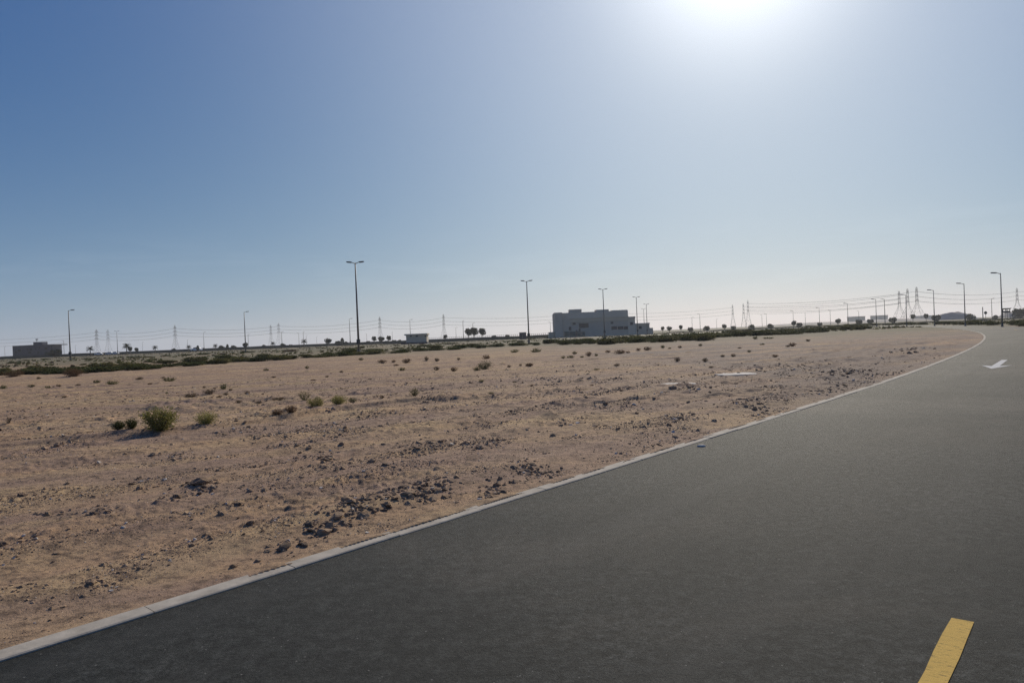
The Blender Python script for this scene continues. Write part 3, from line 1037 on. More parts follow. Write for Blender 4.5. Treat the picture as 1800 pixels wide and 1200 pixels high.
# bushes on the far side of the road
for i in range(46):
    Yb = 96 + i * 5.2 + random.uniform(-2, 2)
    x_, y_ = edge(Yb + 3, ROAD_W + random.uniform(1.6, 7.5))
    o = bpy.data.objects.new('bush', random.choice(BUSH[random.choice('kkkg')]))
    COL.objects.link(o)
    w_ = random.uniform(1.0, 2.2)
    o.location = (x_, y_, gz(x_, y_))
    o.scale = (w_, w_, random.uniform(.5, 1.1))
    o.rotation_euler = (0, 0, random.uniform(0, 6.28))
    tag(o, 'low dark bush on the verge across the road', 'bush', 'scrub bushes around the field')

# weeds between the bushes: uncountable
nW = 34000
wy = RNG.uniform(70, 330, nW)
wx = RNG.uniform(-0.85, 0.95, nW) * wy
wd = pn(wx / 9, wy / 14, 41) + 0.5 * pn(wx / 3, wy / 4, 42)
bl = np.interp((wx / wy), [-.85, -.7, -.35, -.2, 0, .2, .4, .6], [62, 66, 90, 104, 108, 106, 150, 160])
ws = sd(wx, wy)
kp = (wd > np.where(wx / wy > 0.12, 0.02, 0.22)) & (wy > bl * np.where(wx / wy > 0.12, .92, 1.05)) & ((ws > 1.0) | (ws < -ROAD_W - 0.8)) & (np.abs(wy - 247) > 7)
wx, wy = wx[kp], wy[kp]
wz = hgt(wx, wy)
nW = len(wx)
hh = RNG.uniform(0.06, 0.34, nW)
wa = RNG.uniform(0, 2 * math.pi, nW)
ww = RNG.uniform(0.12, 0.4, nW)
tx = RNG.uniform(-.25, .25, nW)
dx, dy = np.cos(wa) * ww, np.sin(wa) * ww
vv = np.stack([np.stack([wx - dx, wy - dy, wz - .02], -1), np.stack([wx + dx, wy + dy, wz - .02], -1),
               np.stack([wx + dx * .5 + tx, wy + dy * .5 + tx, wz + hh], -1), np.stack([wx - dx * .7 + tx, wy - dy * .7, wz + hh * .8], -1)], 1)
ff = (np.arange(nW) * 4)[:, None] + np.arange(4)[None]
o = np_mesh('weeds', vv.reshape(-1, 3), ff, [L_OLIVE, L_DARK, L_DRY])
o.data.polygons.foreach_set('material_index', RNG.choice([0, 1, 1, 2], nW).astype(np.int32))
tag(o, 'low weeds covering the ground beyond the sandy field', 'weeds', kind='stuff')

# ------------------------------------------------------------------ street lamps
def lamp(H, arms, arm_len=0.8, k=1.0):
    root = empty('street_lamp')
    mb = MB()
    mb.tube([(0, 0, 0), (0, 0, H * .5), (0, 0, H)], [0.15 * k, 0.115 * k, 0.075 * k], 10)
    mb.build('pole', STEEL, root, True)
    mb = MB()
    mb.tube([(0, 0, -0.1), (0, 0, 0.12)], [0.28 * k, 0.28 * k], 10)
    mb.tube([(0, 0, 0.12), (0, 0, 0.55)], [0.2 * k, 0.19 * k], 10)
    mb.build('base', STEEL, root)
    if H > 10:
        mb = MB()
        mb.box(-0.24, 0.24, -0.24, 0.14, 1.35, 1.95)
        mb.build('junction_box', HEAD, root)
    for sgn in arms:
        mb = MB()
        mb.tube([(0, 0, H - 0.12), (sgn * arm_len * .45, 0, H + 0.04), (sgn * arm_len * .62, 0, H + 0.07)], [0.05, 0.045, 0.045], 8)
        mb.build('arm', STEEL, root, True)
        mb = MB()
        x0, x1 = arm_len * .5, arm_len * 1.35
        q = []
        for x, w, zb, zt in ((x0, .10, .03, .12), (x0 + .15, .17, .0, .17), (x1 - .15, .18, .04, .20), (x1, .10, .10, .19)):
            q.append([(sgn * x, -w, H + zb), (sgn * x, w, H + zb), (sgn * x, w * .8, H + zt), (sgn * x, -w * .8, H + zt)])
        vs = [p for r_ in q for p in r_]
        f = []
        for i in range(3):
            for k_ in range(4):
                f.append((i * 4 + k_, i * 4 + (k_ + 1) % 4, i * 4 + 4 + (k_ + 1) % 4, i * 4 + 4 + k_))
        f += [(3, 2, 1, 0), (12, 13, 14, 15)]
        mb.add(vs, f)
        mb.build('lamp_head', HEAD, root)
    return root


def put(o, x, y, z=None, s=1.0, rz=0.0):
    o.location = (x, y, gz(x, y) if z is None else z)
    o.scale = (s, s, s)
    o.rotation_euler = (0, 0, rz)
    return o


DBL = lamp(12.0, (-1, 1), 0.85)
used = [False, False, False]
DL = [(631, 622, 621, 459, 0.15), (930, 601, 927, 490, 0.1), (1063, 596, 1059, 508, 0.1), (1121, 590, 1118, 521, 0.05), (1138, 586, 1136, 532, 0.05), (1133, 583, 1131, 538.5, 0.05), (207, 617, 204, 575, 0.2)]
DLAB = ['tall dark double-headed street lamp, nearest and tallest, in the scrub belt', 'double-headed street lamp left of the grey building',
        'double-headed street lamp standing in front of the grey building', 'double-headed street lamp behind the low right wing of the grey building, nearest there',
        'right one of two slim double-headed lamps beyond the grey building wing', 'left one of two slim double-headed lamps beyond the grey building wing',
        'small distant double-headed lamp right of the two leftmost pylons']
for i, ((bx, by, tx_, ty_, rz), lab) in enumerate(zip(DL, DLAB)):
    Yd = 12.2 * FPX / (by - ty_)
    o = DBL if i == 0 else copy_tree(DBL)
    put(o, foot(bx, Yd), Yd, 0.0 if Yd > 70 else None, 1.0, rz)
    tag(o, lab, 'street lamp', 'double-headed street lamps')

SGL = lamp(11.0, (1,), 0.95)
SL = [(124, 636, 120, 546), (432, 620, 430, 548), (359, 608, 356, 575), (616, 602, 614, 553), (722, 598, 720, 556)]
SLAB_ = ['dark single-headed street lamp nearest the left end, right of the dark building', 'single-headed street lamp rising from the dark round tree left of the tall lamp',
         'short distant single-headed lamp right of the lone pylon', 'pale single-headed lamp just left of the tall double lamp', 'single-headed lamp rising behind the small kiosk']
for i, ((bx, by, tx_, ty_), lab) in enumerate(zip(SL, SLAB_)):
    Yd = 11.2 * FPX / (by - ty_)
    o = SGL if i == 0 else copy_tree(SGL)
    put(o, foot(bx, Yd), Yd, 0.0, 1.0, 0.1)
    tag(o, lab, 'street lamp', 'single-headed street lamps across the plain')

RGT = lamp(8.0, (-1,), 0.95, 0.72)
RL = [(1762, 575, 479), (1697, 572, 496), (1643, 571, 507), (1594, 569.5, 513.5), (1541, 572.5, 523.5), (1491, 572, 530), (1441, 571, 536), (1395, 571.5, 541), (1348, 571.5, 545.5)]
for i, (bx, by, ty_) in enumerate(RL):
    Yd = 8.15 * FPX / (by - ty_)
    o = RGT if i == 0 else copy_tree(RGT)
    put(o, foot(bx, Yd), Yd, 0.0, 1.0, math.radians(-20))
    tag(o, ('nearest' if i == 0 else ORD[i] + ' nearest') + ' single-headed lamp in the row curving along the road bend', 'street lamp', 'street lamps along the road bend')

# thin far lamps: one mesh each
mb = MB()
mb.tube([(0, 0, 0), (0, 0, 10)], [0.16, 0.1], 6)
mb.tube([(0, 0, 10), (0.7, 0, 10.15), (1.5, 0, 10.2)], [0.08, 0.1, 0.06], 5)
FARL = mb.build('street_lamp', STEEL)
FL = [(9, 603, 623), (113, 591, 619), (133, 602, 619), (251, 597, 615), (330, 590, 609), (437, 582, 607), (496, 577, 605), (526, 580, 604), (534, 578, 604), (539, 585, 603), (557, 588, 603),
      (690, 578, 597), (815, 561, 597), (802, 575, 597), (832, 567, 597), (1217, 552, 576), (1231, 546, 576), (1260, 555, 573), (1340, 548, 571), (1416, 545, 569), (1460, 540, 567),
      (1510, 540, 563), (1556, 516, 562), (1744, 517, 555), (645, 583, 600), (968, 560, 587)]
FL.sort()
for i, (bx, ty_, by) in enumerate(FL):
    Yd = 10.2 * FPX / (by - ty_)
    o = FARL if i == 0 else FARL.copy()
    if i:
        COL.objects.link(o)
    put(o, foot(bx, Yd), Yd, -0.05, 1.0, random.choice((0, math.pi, 1.2)))
    tag(o, ORD[i] + ' thin pole from the left among the faint posts on the horizon', 'street lamp', 'thin distant lamp posts')
mb = MB()
mb.tube([(0, 0, 0), (0, 0, 6.5)], [0.22, 0.2], 8)
o = mb.build('post', STEEL)
Yd = 6.5 * FPX / 23
put(o, foot(1728, Yd), Yd, 0.0)
tag(o, 'plain thick post without a lamp left of the nearest road bend lamp', 'post')
root = empty('road_sign')
mb = MB()
mb.tube([(0, 0, 0), (0, 0, 2.5)], 0.05, 8)
mb.build('post', STEEL, root)
mb = MB()
mb.tube([(0, -.03, 2.35), (0, .03, 2.35)], [0.42, 0.42], 14)
mb.build('sign_face', HEAD, root)
put(root, foot(1733, 250), 250, 0.0, 1.25)
tag(root, 'small round sign on a thin post between plain post and nearest bend lamp', 'road sign')

# ------------------------------------------------------------------ pylons
def pylon(H, fl):
    root = empty('pylon')
    mb = MB()
    w = 0.10
    prof = [(0, .115 * fl), (.14, .09 * fl), (.27, .066 * fl), (.39, .046 * fl ** .6), (.50, .036), (.60, .031), (.70, .028), (.80, .025), (.90, .021), (.965, .018), (1.0, .006)]
    lv = []
    for t, hw in prof:
        q = hw * H
        lv.append([Vector((sx_ * q, sy_ * q, t * H)) for sx_, sy_ in ((-1, -1), (1, -1), (1, 1), (-1, 1))])
    for i in range(len(lv) - 1):
        for k_ in range(4):
            mb.bar(lv[i][k_], lv[i + 1][k_], w * 1.5)
            mb.bar(lv[i][k_], lv[i + 1][(k_ + 1) % 4], w * .6)
            mb.bar(lv[i][(k_ + 1) % 4], lv[i + 1][k_], w * .6)
            mb.bar(lv[i + 1][k_], lv[i + 1][(k_ + 1) % 4], w * .6)
    mb.build('lattice_mast', PYLON, root)
    for t, al in ((.60, .095), (.745, .085), (.89, .072)):
        mb = MB()
        for sgn in (-1, 1):
            tip = Vector((sgn * al * H, 0, t * H))
            for yy in (-.02 * H, .02 * H):
                mb.bar(Vector((sgn * .02 * H, yy, t * H)), tip, w * 1.6)
                mb.bar(Vector((sgn * .02 * H, yy, (t + .04) * H)), tip, w * 1.3)
                for q_ in (.35, .65):
                    mb.bar(Vector((sgn * .02 * H, yy, t * H)).lerp(tip, q_), Vector((sgn * .02 * H, yy, (t + .04) * H)).lerp(tip, q_), w)
            mb.bar(tip, tip - Vector((0, 0, .04 * H)), 0.14)
        for yy in (-.025 * H, .025 * H):
            mb.bar(Vector((-.025 * H, yy, (t + .02) * H)), Vector((.025 * H, yy, (t + .02) * H)), w * 2.6)
        mb.build('crossarm', PYLON, root)
    return root


PH = 48.0
PY = pylon(PH, 1.0)
PYW = pylon(PH, 1.75)
PL = [(171, 616, 574), (191, 616, 575), (309, 609, 565), (477, 605, 568), (491, 605, 565), (669, 597, 553), (781, 598, 554), (1289, 572, 531.5), (1308, 571, 529), (1316, 571, 523), (1582, 562, 509), (1597, 561.5, 505), (1613, 561, 502), (1789, 555, 505)]
PP = []
for i, (bx, by, ty_) in enumerate(PL):
    Yd = PH * FPX / (by - ty_)
    x_ = foot(bx, Yd)
    if bx > 1500:
        o = PYW if bx == 1582 else copy_tree(PYW)
    else:
        o = PY if i == 0 else copy_tree(PY)
    put(o, x_, Yd, -0.05, 1.0, math.radians(random.choice((62, 68, 74)) if bx < 1500 else random.choice((40, 46))))
    PP.append((x_, Yd))
    tag(o, ORD[i] + ' lattice pylon counted from the left along the horizon', 'pylon', 'lattice power pylons')

# conductors: every wire a thing
def wire(pts, z, sag, lab, off=0.0):
    path = []
    for i in range(len(pts) - 1):
        (xa, ya), (xb, yb) = pts[i], pts[i + 1]
        for k_ in range(24):
            t = k_ / 24
            path.append((xa + (xb - xa) * t + off, ya + (yb - ya) * t, z - 4 * sag * t * (1 - t)))
    path.append((pts[-1][0] + off, pts[-1][1], z))
    mb = MB()
    mb.tube(path, 0.26, 4)
    tag(mb.build('power_line', WIRE), lab, 'power line', 'wires between the pylons')


def ext(a, b, k_):
    return (a[0] + (a[0] - b[0]) * k_, a[1] + (a[1] - b[1]) * k_)


lineA = [(-1250, 1620)] + [PP[0], PP[2], PP[4], PP[5], PP[6], (150, 1500), PP[7]]
lineB = [PP[9], PP[12], PP[13], (900, 900)]
lineC = [PP[8], PP[10]]
for nm_, z in (('topmost', .865), ('middle', .72), ('lowest', .58)):
    wire(lineA, z * PH, 5.5, nm_ + ' wire of the long span crossing the left and middle horizon')
    wire(lineB, z * PH, 5.5, nm_ + ' wire hanging over the road bend up to the right edge')
    wire(lineC, z * PH, 5.5, nm_ + ' wire from the middle pylon trio to the right pylon trio')

# ------------------------------------------------------------------ trees
def tree_palm():
    root = empty('palm_tree')
    g = random.Random(3)
    mb = MB()
    mb.tube([(0, 0, -.2), (0.05, 0, 1.5), (0.0, 0.05, 3.2), (0.1, 0, 4.9)], [.42, .32, .3, .3], 8)
    mb.build('trunk', BARK, root, True)
    mb = MB()
    for i in range(80):
        az = g.uniform(0, 6.28)
        el = g.uniform(-.45, 1.2)
        ln = g.uniform(2.3, 3.3)
        p = Vector((0.1, 0, 4.9))
        d = Vector((math.cos(az) * math.cos(el), math.sin(az) * math.cos(el), math.sin(el)))
        side = Vector((-math.sin(az), math.cos(az), 0))
        for k_ in range(7):
            q = p + d * ln / 7
            for sg in (-1, 1):
                for h_ in (0.0, 0.5):
                    b_ = p.lerp(q, h_)
                    e_ = b_ + side * sg * .45 * (1 - k_ / 9) + d * .25 + Vector((0, 0, -.12))
                    mb.add([b_ - d * .06, b_ + d * .16, e_], [(0, 1, 2)])
            mb.add([p - side * .03, p + side * .03, q + side * .02, q - side * .02], [(0, 1, 2, 3)])
            p = q
            d = (d + Vector((0, 0, -.17))).normalized()
    mb.build('crown', L_TREE, root)
    return root


def tree_round(name, th, cr, ch, seed, nleaf=1700, flat=1.0, ls=.30):
    root = empty(name)
    g = random.Random(seed)
    mb = MB()
    top = Vector((0, 0, th + ch * .25))
    mb.tube([(0, 0, -.2), (0.06, .03, th * .6), tuple(top)], [cr * .09 + .05, cr * .07 + .04, cr * .05], 7)
    blobs = []
    for i in range(9):
        az, rr_ = g.uniform(0, 6.28), cr * .62 * math.sqrt(g.random())
        c = Vector((math.cos(az) * rr_, math.sin(az) * rr_, th + ch * g.uniform(.2, .85)))
        blobs.append((c, cr * g.uniform(.38, .58)))
        mb.tube([tuple(Vector((0, 0, th * .8))), tuple(c)], [cr * .04, cr * .015], 5)
    mb.build('trunk', BARK, root)
    mb = MB()
    for _ in range(nleaf):
        c, rr_ = g.choice(blobs)
        d = Vector((g.gauss(0, 1), g.gauss(0, 1), g.gauss(0, .8))).normalized()
        p = c + d * rr_ * g.random() ** .4
        leafq(mb, p, (d + Vector((g.uniform(-.8, .8), g.uniform(-.8, .8), g.uniform(-.8, .5)))).normalized(), Vector((g.uniform(-1, 1), g.uniform(-1, 1), g.uniform(-1, 1))), ls * g.uniform(.7, 1.4) * 1.5, ls * .45, 0)
    mb.build('crown', L_TREE, root)
    return root


def tree_cone():
    root = empty('columnar_tree')
    g = random.Random(9)
    mb = MB()
    mb.tube([(0, 0, -.2), (0, 0, 4.2)], [.16, .05], 6)
    mb.build('trunk', BARK, root)
    mb = MB()
    for _ in range(900):
        t = g.random()
        r_ = (0.12 + 1.25 * math.sin(math.pi * min(1, (t * .82 + .18))) ** .8) * math.sqrt(g.random()) * .8
        az = g.uniform(0, 6.28)
        p = Vector((math.cos(az) * r_, math.sin(az) * r_, .9 + t * 3.9))
        leafq(mb, p, Vector((math.cos(az) * .7, math.sin(az) * .7, .6)).normalized(), Vector((g.uniform(-1, 1), g.uniform(-1, 1), 0.3)), .4, .13, 0)
    mb.build('crown', L_TREE, root)
    return root


TREES = {'p': (tree_palm(), 6.2, 'palm', 'palm tree'), 'r': (tree_round('broad_tree', 1.6, 2.0, 2.6, 4), 4.4, 'broad round-crowned tree', 'tree'),
         'l': (tree_round('lollipop_tree', 2.4, 1.25, 2.0, 5, 1300), 4.4, 'slim-stemmed tree with a small ball crown', 'tree'),
         'b': (tree_round('low_tree', .35, 1.75, 1.9, 6, 1700), 2.3, 'low dark spreading tree', 'tree'), 'c': (tree_cone(), 4.9, 'narrow upright tree', 'tree')}
TL = [('p', 159, 606.5, 622), ('p', 223, 601, 619), ('l', 229, 606, 618), ('p', 273, 603.5, 616), ('p', 332, 603, 614), ('p', 379, 601, 612), ('p', 480, 597, 608), ('p', 535, 594, 607), ('r', 577, 594, 607),
      ('l', 240, 607, 617), ('c', 348, 597.5, 608), ('c', 400, 597.5, 608), ('r', 431, 597.5, 609), ('b', 390, 604.5, 611.5), ('b', 411, 603.5, 610), ('b', 465, 602.5, 608), ('b', 498, 600.5, 607), ('b', 511, 602.5, 607),
      ('b', 305, 609, 614.5), ('b', 356, 608, 612.5), ('b', 593, 598, 605), ('c', 602, 591, 604.5), ('b', 609, 599.5, 605), ('b', 647, 597, 602), ('l', 658, 589, 602), ('r', 671, 588.5, 601), ('l', 684, 587, 600),
      ('b', 680, 596, 600.5), ('b', 693, 595, 600), ('b', 702, 595, 600), ('l', 783, 587, 598), ('l', 824, 578, 597.5), ('l', 834, 577, 597.5), ('l', 848, 578, 597), ('b', 868, 589, 595), ('b', 893, 588, 594),
      ('l', 1165, 572, 582), ('r', 1177, 572, 582), ('l', 1197, 569, 580), ('b', 1214, 571.5, 577.5), ('b', 1242, 570, 577), ('r', 1274, 566, 576), ('b', 1289, 569, 574.5), ('b', 1321, 566.5, 573), ('b', 1355, 565, 571.5),
      ('r', 1395, 560, 571), ('b', 1405, 563, 569.5), ('b', 1441, 562.5, 568), ('r', 1473, 555.5, 567), ('b', 1510, 558, 565), ('b', 1530, 557, 564), ('b', 1569, 553.5, 562), ('l', 1605, 550.5, 563), ('l', 1628, 549, 561.5),
      ('b', 1645, 548.5, 558), ('b', 1707, 547, 556), ('b', 1749, 550, 555.5), ('b', 98, 608, 620), ('b', 86, 614, 622), ('b', 1792, 542, 556)]
TL.sort(key=lambda q: q[1])
cnt = {}
for (ty, px, ty_, by) in TL:
    src, H0, words_, cat = TREES[ty]
    Yd = 430.0 if by - ty_ < 9 else 380.0
    if px > 1500:
        Yd = 480.0
    hm = (by - ty_) * Yd / FPX
    i = cnt.get(ty, 0)
    cnt[ty] = i + 1
    o = src if i == 0 else copy_tree(src)
    x_, z_ = at(px, by, Yd)
    put(o, foot(px, Yd), Yd, min(0.0, z_) if z_ > -.8 else 0.0, hm / H0, random.uniform(0, 6.28))
    tag(o, ORD[i] + ' ' + words_ + ' from the left on the horizon', cat, words_.replace('tree', 'trees') + ' along the horizon' if 'tree' in words_ else 'palms along the horizon')

# ------------------------------------------------------------------ walls, fences, banks
def strip_wall(name, pts, h, t, m, lab, cat, wob=0.0):
    mb = MB()
    for i, (x, y) in enumerate(pts):
        hh_ = h * min(1.0, .15 + i * .2) + (wob * float(pn(x * .08, y * .08, 51)) if wob else 0)
        mb.v += [(x, y - t, -.2), (x, y - t * .4, hh_), (x, y + t * .4, hh_), (x, y + t, -.2)]
        if i:
            b_ = 4 * (i - 1)
            mb.f += [(b_, b_ + 4, b_ + 5, b_ + 1), (b_ + 1, b_ + 5, b_ + 6, b_ + 2), (b_ + 2, b_ + 6, b_ + 7, b_ + 3)]
    mb.f += [(0, 1, 2, 3), tuple(4 * (len(pts) - 1) + k_ for k_ in (3, 2, 1, 0))]
    mb.m = [0] * len(mb.f)
    return tag(mb.build(name, m), lab, cat)


strip_wall('boundary_wall', [(x, 400 + 6 * math.sin(x * .01)) for x in range(-420, -8, 8)], 1.45, 0.25, DARK_BANK,
           'long low dark boundary wall crossing the left plain behind the scrub', 'wall', 0.25)
strip_wall('hedge_bank', [(x, 338 + 4 * math.sin(x * .03)) for x in range(-58, 24, 4)], 1.3, 0.6, DARK_BANK,
           'low dark hedge bank between the small kiosk and the grey building', 'hedge', 0.5)
strip_wall('roadside_hedge', [(x, 360 + 4 * math.sin(x * .05)) for x in range(58, 330, 6)], 0.5, 0.8, DARK_BANK,
           'low dark hedge running along the plain behind the right lamps', 'hedge', 0.7)
root = empty('paling_fence', (0, 0, 0))
mb = MB()
for i in range(66):
    x = -42 + i * .95
    mb.bar((x, 350, -.1), (x, 350, 2.3), .07)
mb.bar((-42, 350, 2.1), (20.7, 350, 2.1), .05)
mb.bar((-42, 350, .6), (20.7, 350, .6), .05)
mb.build('palings', STEEL, root)
tag(root, 'thin see-through paling fence right of the small kiosk', 'fence')

# mounds on the horizon at the right
def mound(name, pxa, pxb, hpx, Yd, seed):
    xa, xb = foot(pxa, Yd), foot(pxb, Yd)
    cx, rx = (xa + xb) / 2, (xb - xa) / 2
    H = hpx * Yd / FPX
    mb = MB()
    nx, ny = 40, 14
    for j in range(ny + 1):
        for i in range(nx + 1):
            u_, w_ = i / nx * 2 - 1, j / ny * 2 - 1
            e = max(0, 1 - u_ * u_) ** .7 * max(0, 1 - w_ * w_) ** .8
            z = H * e * (1 + .35 * float(pn(u_ * 3 + seed, w_ * 2, seed))) - .2
            mb.v.append((cx + rx * u_, Yd + rx * .5 * w_, z))
    for j in range(ny):
        for i in range(nx):
            b_ = j * (nx + 1) + i
            mb.f.append((b_, b_ + 1, b_ + nx + 2, b_ + nx + 1))
    mb.m = [0] * len(mb.f)
    tag(mb.build(name, HILL, smooth=True), kind='structure')


mound('hills', 1640, 1712, 13, 800, 61)
mound('hills', 1758, 1830, 12, 800, 62)
mound('hills', 1480, 1640, 5, 1000, 63)
mound('hills', 1330, 1520, 4, 1200, 64)

# ------------------------------------------------------------------ buildings
def px_box(mb, pa, pb, ptop, Yd, depth, y0=0.0, zb=None, pbase=None, mi=0):
    pm = (pa + pb) / 2
    xa = at(pa, 590 - .04 * (pa - 900), Yd)[0]
    xb = at(pb, 590 - .04 * (pb - 900), Yd)[0]
    zt = at(pm, ptop, Yd)[1]
    z0 = -0.3 if pbase is None else at(pm, pbase, Yd)[1]
    mb.box(xa, xb, Yd + y0, Yd + y0 + depth, z0, zt, mi)
    return xa, xb, z0, zt


def bpart(name, m, root, args, **kw):
    mb = MB()
    for a_ in (args if isinstance(args, list) else [args]):
        px_box(mb, *a_, **kw)
    o = mb.build(name, m)
    o.parent = root
    o.matrix_parent_inverse = root.matrix_world.inverted()
    return o


YS = 300.0
root = empty('school_building', (0, 0, 0))
bpart('wall', RENDERED, root, (976, 1105, 548.0, YS, 16))
bpart('stair_block', RENDERED2, root, (975.4, 989, 549.5, YS, 9), y0=-2.0)
bpart('roof_house', RENDERED2, root, (1003, 1024.5, 543.2, YS, 6), y0=1.5, pbase=548.6)
bpart('roof_house', RENDERED2, root, (1050, 1072.5, 543.6, YS, 6), y0=1.5, pbase=547.2)
bpart('roof_house', RENDERED, root, (1077, 1104.6, 544.7, YS, 6), y0=.4, pbase=546.6)
bpart('cornice', RENDERED, root, (1002, 1105.3, 557.2, YS, .6), y0=-.55, pbase=558.6)
bpart('cornice', RENDERED, root, (1002, 1105.3, 563.4, YS, .4), y0=-.35, pbase=564.2)
bpart('shaded_facade', RENDERED2, root, (1002.5, 1104.6, 564.3, YS, .06), y0=-.05)  # darker sheet: band shading below the cornice put into the wall colour
bpart('wing', RENDERED, root, (1105.05, 1117, 557.0, YS, 13))
bpart('parapet', RENDERED2, root, (1104.8, 1117.4, 556.2, YS, .4), y0=-.3, pbase=559.5)
bpart('low_wing', RENDERED2, root, (1117.05, 1142, 568.4, YS, 12))
bpart('parapet', RENDERED, root, (1116.9, 1142.5, 567.6, YS, .4), y0=-.3, pbase=570)
bpart('yard_wall', RENDERED2, root, (1142.05, 1148, 576, YS, 8))
bpart('yard_wall', RENDERED2, root, (965, 974.8, 583.5, YS, 5))
for (a_, b_, t_, q_) in ((1018, 1035, 568, 576), (1007, 1012.5, 567, 570.8), (1074, 1078.5, 565.2, 569.2), (1075, 1085, 573.5, 579), (1086, 1096, 573.5, 579), (1097, 1104, 573.5, 579),
                         (1000.5, 1004.5, 574, 580.5), (1123, 1128, 573, 578), (1108, 1113, 566, 571), (1017.5, 1020.5, 577.5, 583)):
    bpart('window', GLASSY, root, (a_, b_, t_, YS, .12), y0=-.13, pbase=q_)
for (a_, b_) in ((992, 1001), (1001.6, 1012), (1014.5, 1021), (1021.8, 1028)):
    bpart('glass_panel', GREEN_GLASS, root, (a_, b_, 582.5, YS, .25), y0=-.2, pbase=591)
bpart('door', GLASSY, root, (1012.3, 1014.2, 580, YS, .2), y0=-.15, pbase=591)
bpart('glare_strip', RENDERED2, root, (1073, 1106, 588.8, YS, .25), y0=-14.0)  # added pale strip, stands in for road glare at the building's foot
tag(root, 'wide grey flat-roofed building with stepped parapet and low right wing', 'building')

YD = 520.0
root = empty('dark_building', (0, 0, 0))
bpart('wall', DARK_WALL, root, (22.6, 88, 607.2, YD, 14))
bpart('canopy_roof', DARK_WALL, root, (23, 97.5, 606.2, YD, 15), y0=-.4, pbase=607.8)
bpart('roof_house', DARK_WALL, root, (56, 72, 601, YD, 6), y0=2, pbase=606.5)
bpart('antenna', HEAD, root, [(57.2, 60.6, 595.6, YD, .8)], y0=4, pbase=597.4)
bpart('antenna_mast', HEAD, root, [(58.6, 59.3, 597.3, YD, .2)], y0=4.2, pbase=601.5)
bpart('column', DARK_WALL, root, (90, 91, 607.5, YD, .5), y0=1)
bpart('plinth', RENDERED2, root, (23, 92, 624.6, YD, .3), y0=-.6)
for (a_, b_, t_, q_) in ((32, 38, 614, 617.5), (47.5, 51, 612.5, 615), (53, 57.5, 612.5, 615.5), (62, 65.5, 611.5, 614), (69, 72, 609.5, 612), (79, 84, 610, 614), (27, 30, 617, 620), (50, 56, 618, 621), (66, 70, 618, 621)):
    bpart('window', BLACK_GLASS, root, (a_, b_, t_, YD, .2), y0=-.15, pbase=q_)
tag(root, 'dark flat-roofed building with roof box and canopy at the left edge', 'building')

YK = 275.0
root = empty('kiosk', (0, 0, 0))
bpart('wall', RENDERED2, root, (714, 750, 588.8, YK, 6))
bpart('roof', RENDERED2, root, (711.3, 751.6, 586.4, YK, 7.2), y0=-.6, pbase=589.0)
for (a_, b_, t_, q_) in ((731, 735, 589.4, 591.8), (746.5, 749.5, 589.4, 591.6), (721, 724, 589.6, 591.6)):
    bpart('window', GLASSY, root, (a_, b_, t_, YK, .1), y0=-.07, pbase=q_)
bpart('plinth', DARK_WALL, root, (705, 751.3, 601.5, YK, 6.2), y0=-.9)
tag(root, 'small flat-roofed kiosk with overhanging roof right of the tall lamp', 'kiosk')

root = empty('equipment_cabin', (0, 0, 0))
bpart('wall', DARK_WALL, root, (913, 925, 584.6, 290.0, 3))
bpart('roof', DARK_WALL, root, (912.6, 925.5, 584.0, 290.0, 3.3), y0=-.15, pbase=584.7)
bpart('door', HEAD, root, (917, 919.5, 588.5, 290.0, .1), y0=-.06, pbase=595)
tag(root, 'small dark box-shaped cabin beside the lamp left of the grey building', 'cabin')

# raised lookout cabin by the nearest bend lamp
root = empty('lookout_cabin', (foot(1769.5, 300.0), 300.0, 0))
z_f = at(1770, 549.5, 300.0)[1]
z_t = at(1770, 541.5, 300.0)[1]
for sx_ in (-.85, .85):
    for sy_ in (-.85, .85):
        mb = MB()
        mb.bar((sx_ * 1.15, sy_ * 1.15, -.1), (sx_, sy_, z_f), .1)
        mb.build('leg', STEEL, root)
mb = MB()
mb.box(-1.05, 1.05, -1.05, 1.05, z_f, z_f + .25)
mb.build('platform', HEAD, root)
mb = MB()
zc = z_f + (z_t - z_f) * .72
mb.box(-.95, .95, -.95, .95, z_f + .253, z_f + .75)
for sx_ in (-.85, .85):
    for sy_ in (-.85, .85):
        mb.box(sx_ - .1, sx_ + .1, sy_ - .1, sy_ + .1, z_f + .752, zc)
mb.build('cabin', DARK_WALL, root)
mb = MB()
mb.add([(-.95, -.95, zc + .003), (.95, -.95, zc + .003), (.95, .95, zc + .003), (-.95, .95, zc + .003), (-1.35, -1.35, z_t), (1.35, -1.35, z_t), (1.35, 1.35, z_t), (-1.35, 1.35, z_t)],
       [(0, 3, 2, 1), (4, 5, 6, 7), (0, 1, 5, 4), (1, 2, 6, 5), (2, 3, 7, 6), (3, 0, 4, 7)])
mb.build('roof', HEAD, root)
tag(root, 'small dark raised cabin on legs just right of the nearest bend lamp', 'lookout cabin')

# pale far blocks at the right horizon
FB = [(1503, 1521, 556.5), (1544, 1561, 554.5), (1617, 1640, 555.0)]
for i, (a_, b_, t_) in enumerate(FB):
    Yb = 1300.0 + 60 * i
    root = empty('warehouse', (0, 0, 0))
    bpart('wall', RENDERED2, root, (a_, b_, t_, Yb, 30))
    bpart('roof', WHITE_BODY if i == 2 else RENDERED, root, (a_ - .3, b_ + .3, t_ - .7, Yb, 32), y0=-1, pbase=t_ + .1)
    tag(root, ORD[i] + ' pale hazy block from the left among the right horizon buildings', 'warehouse', 'far hazy blocks')

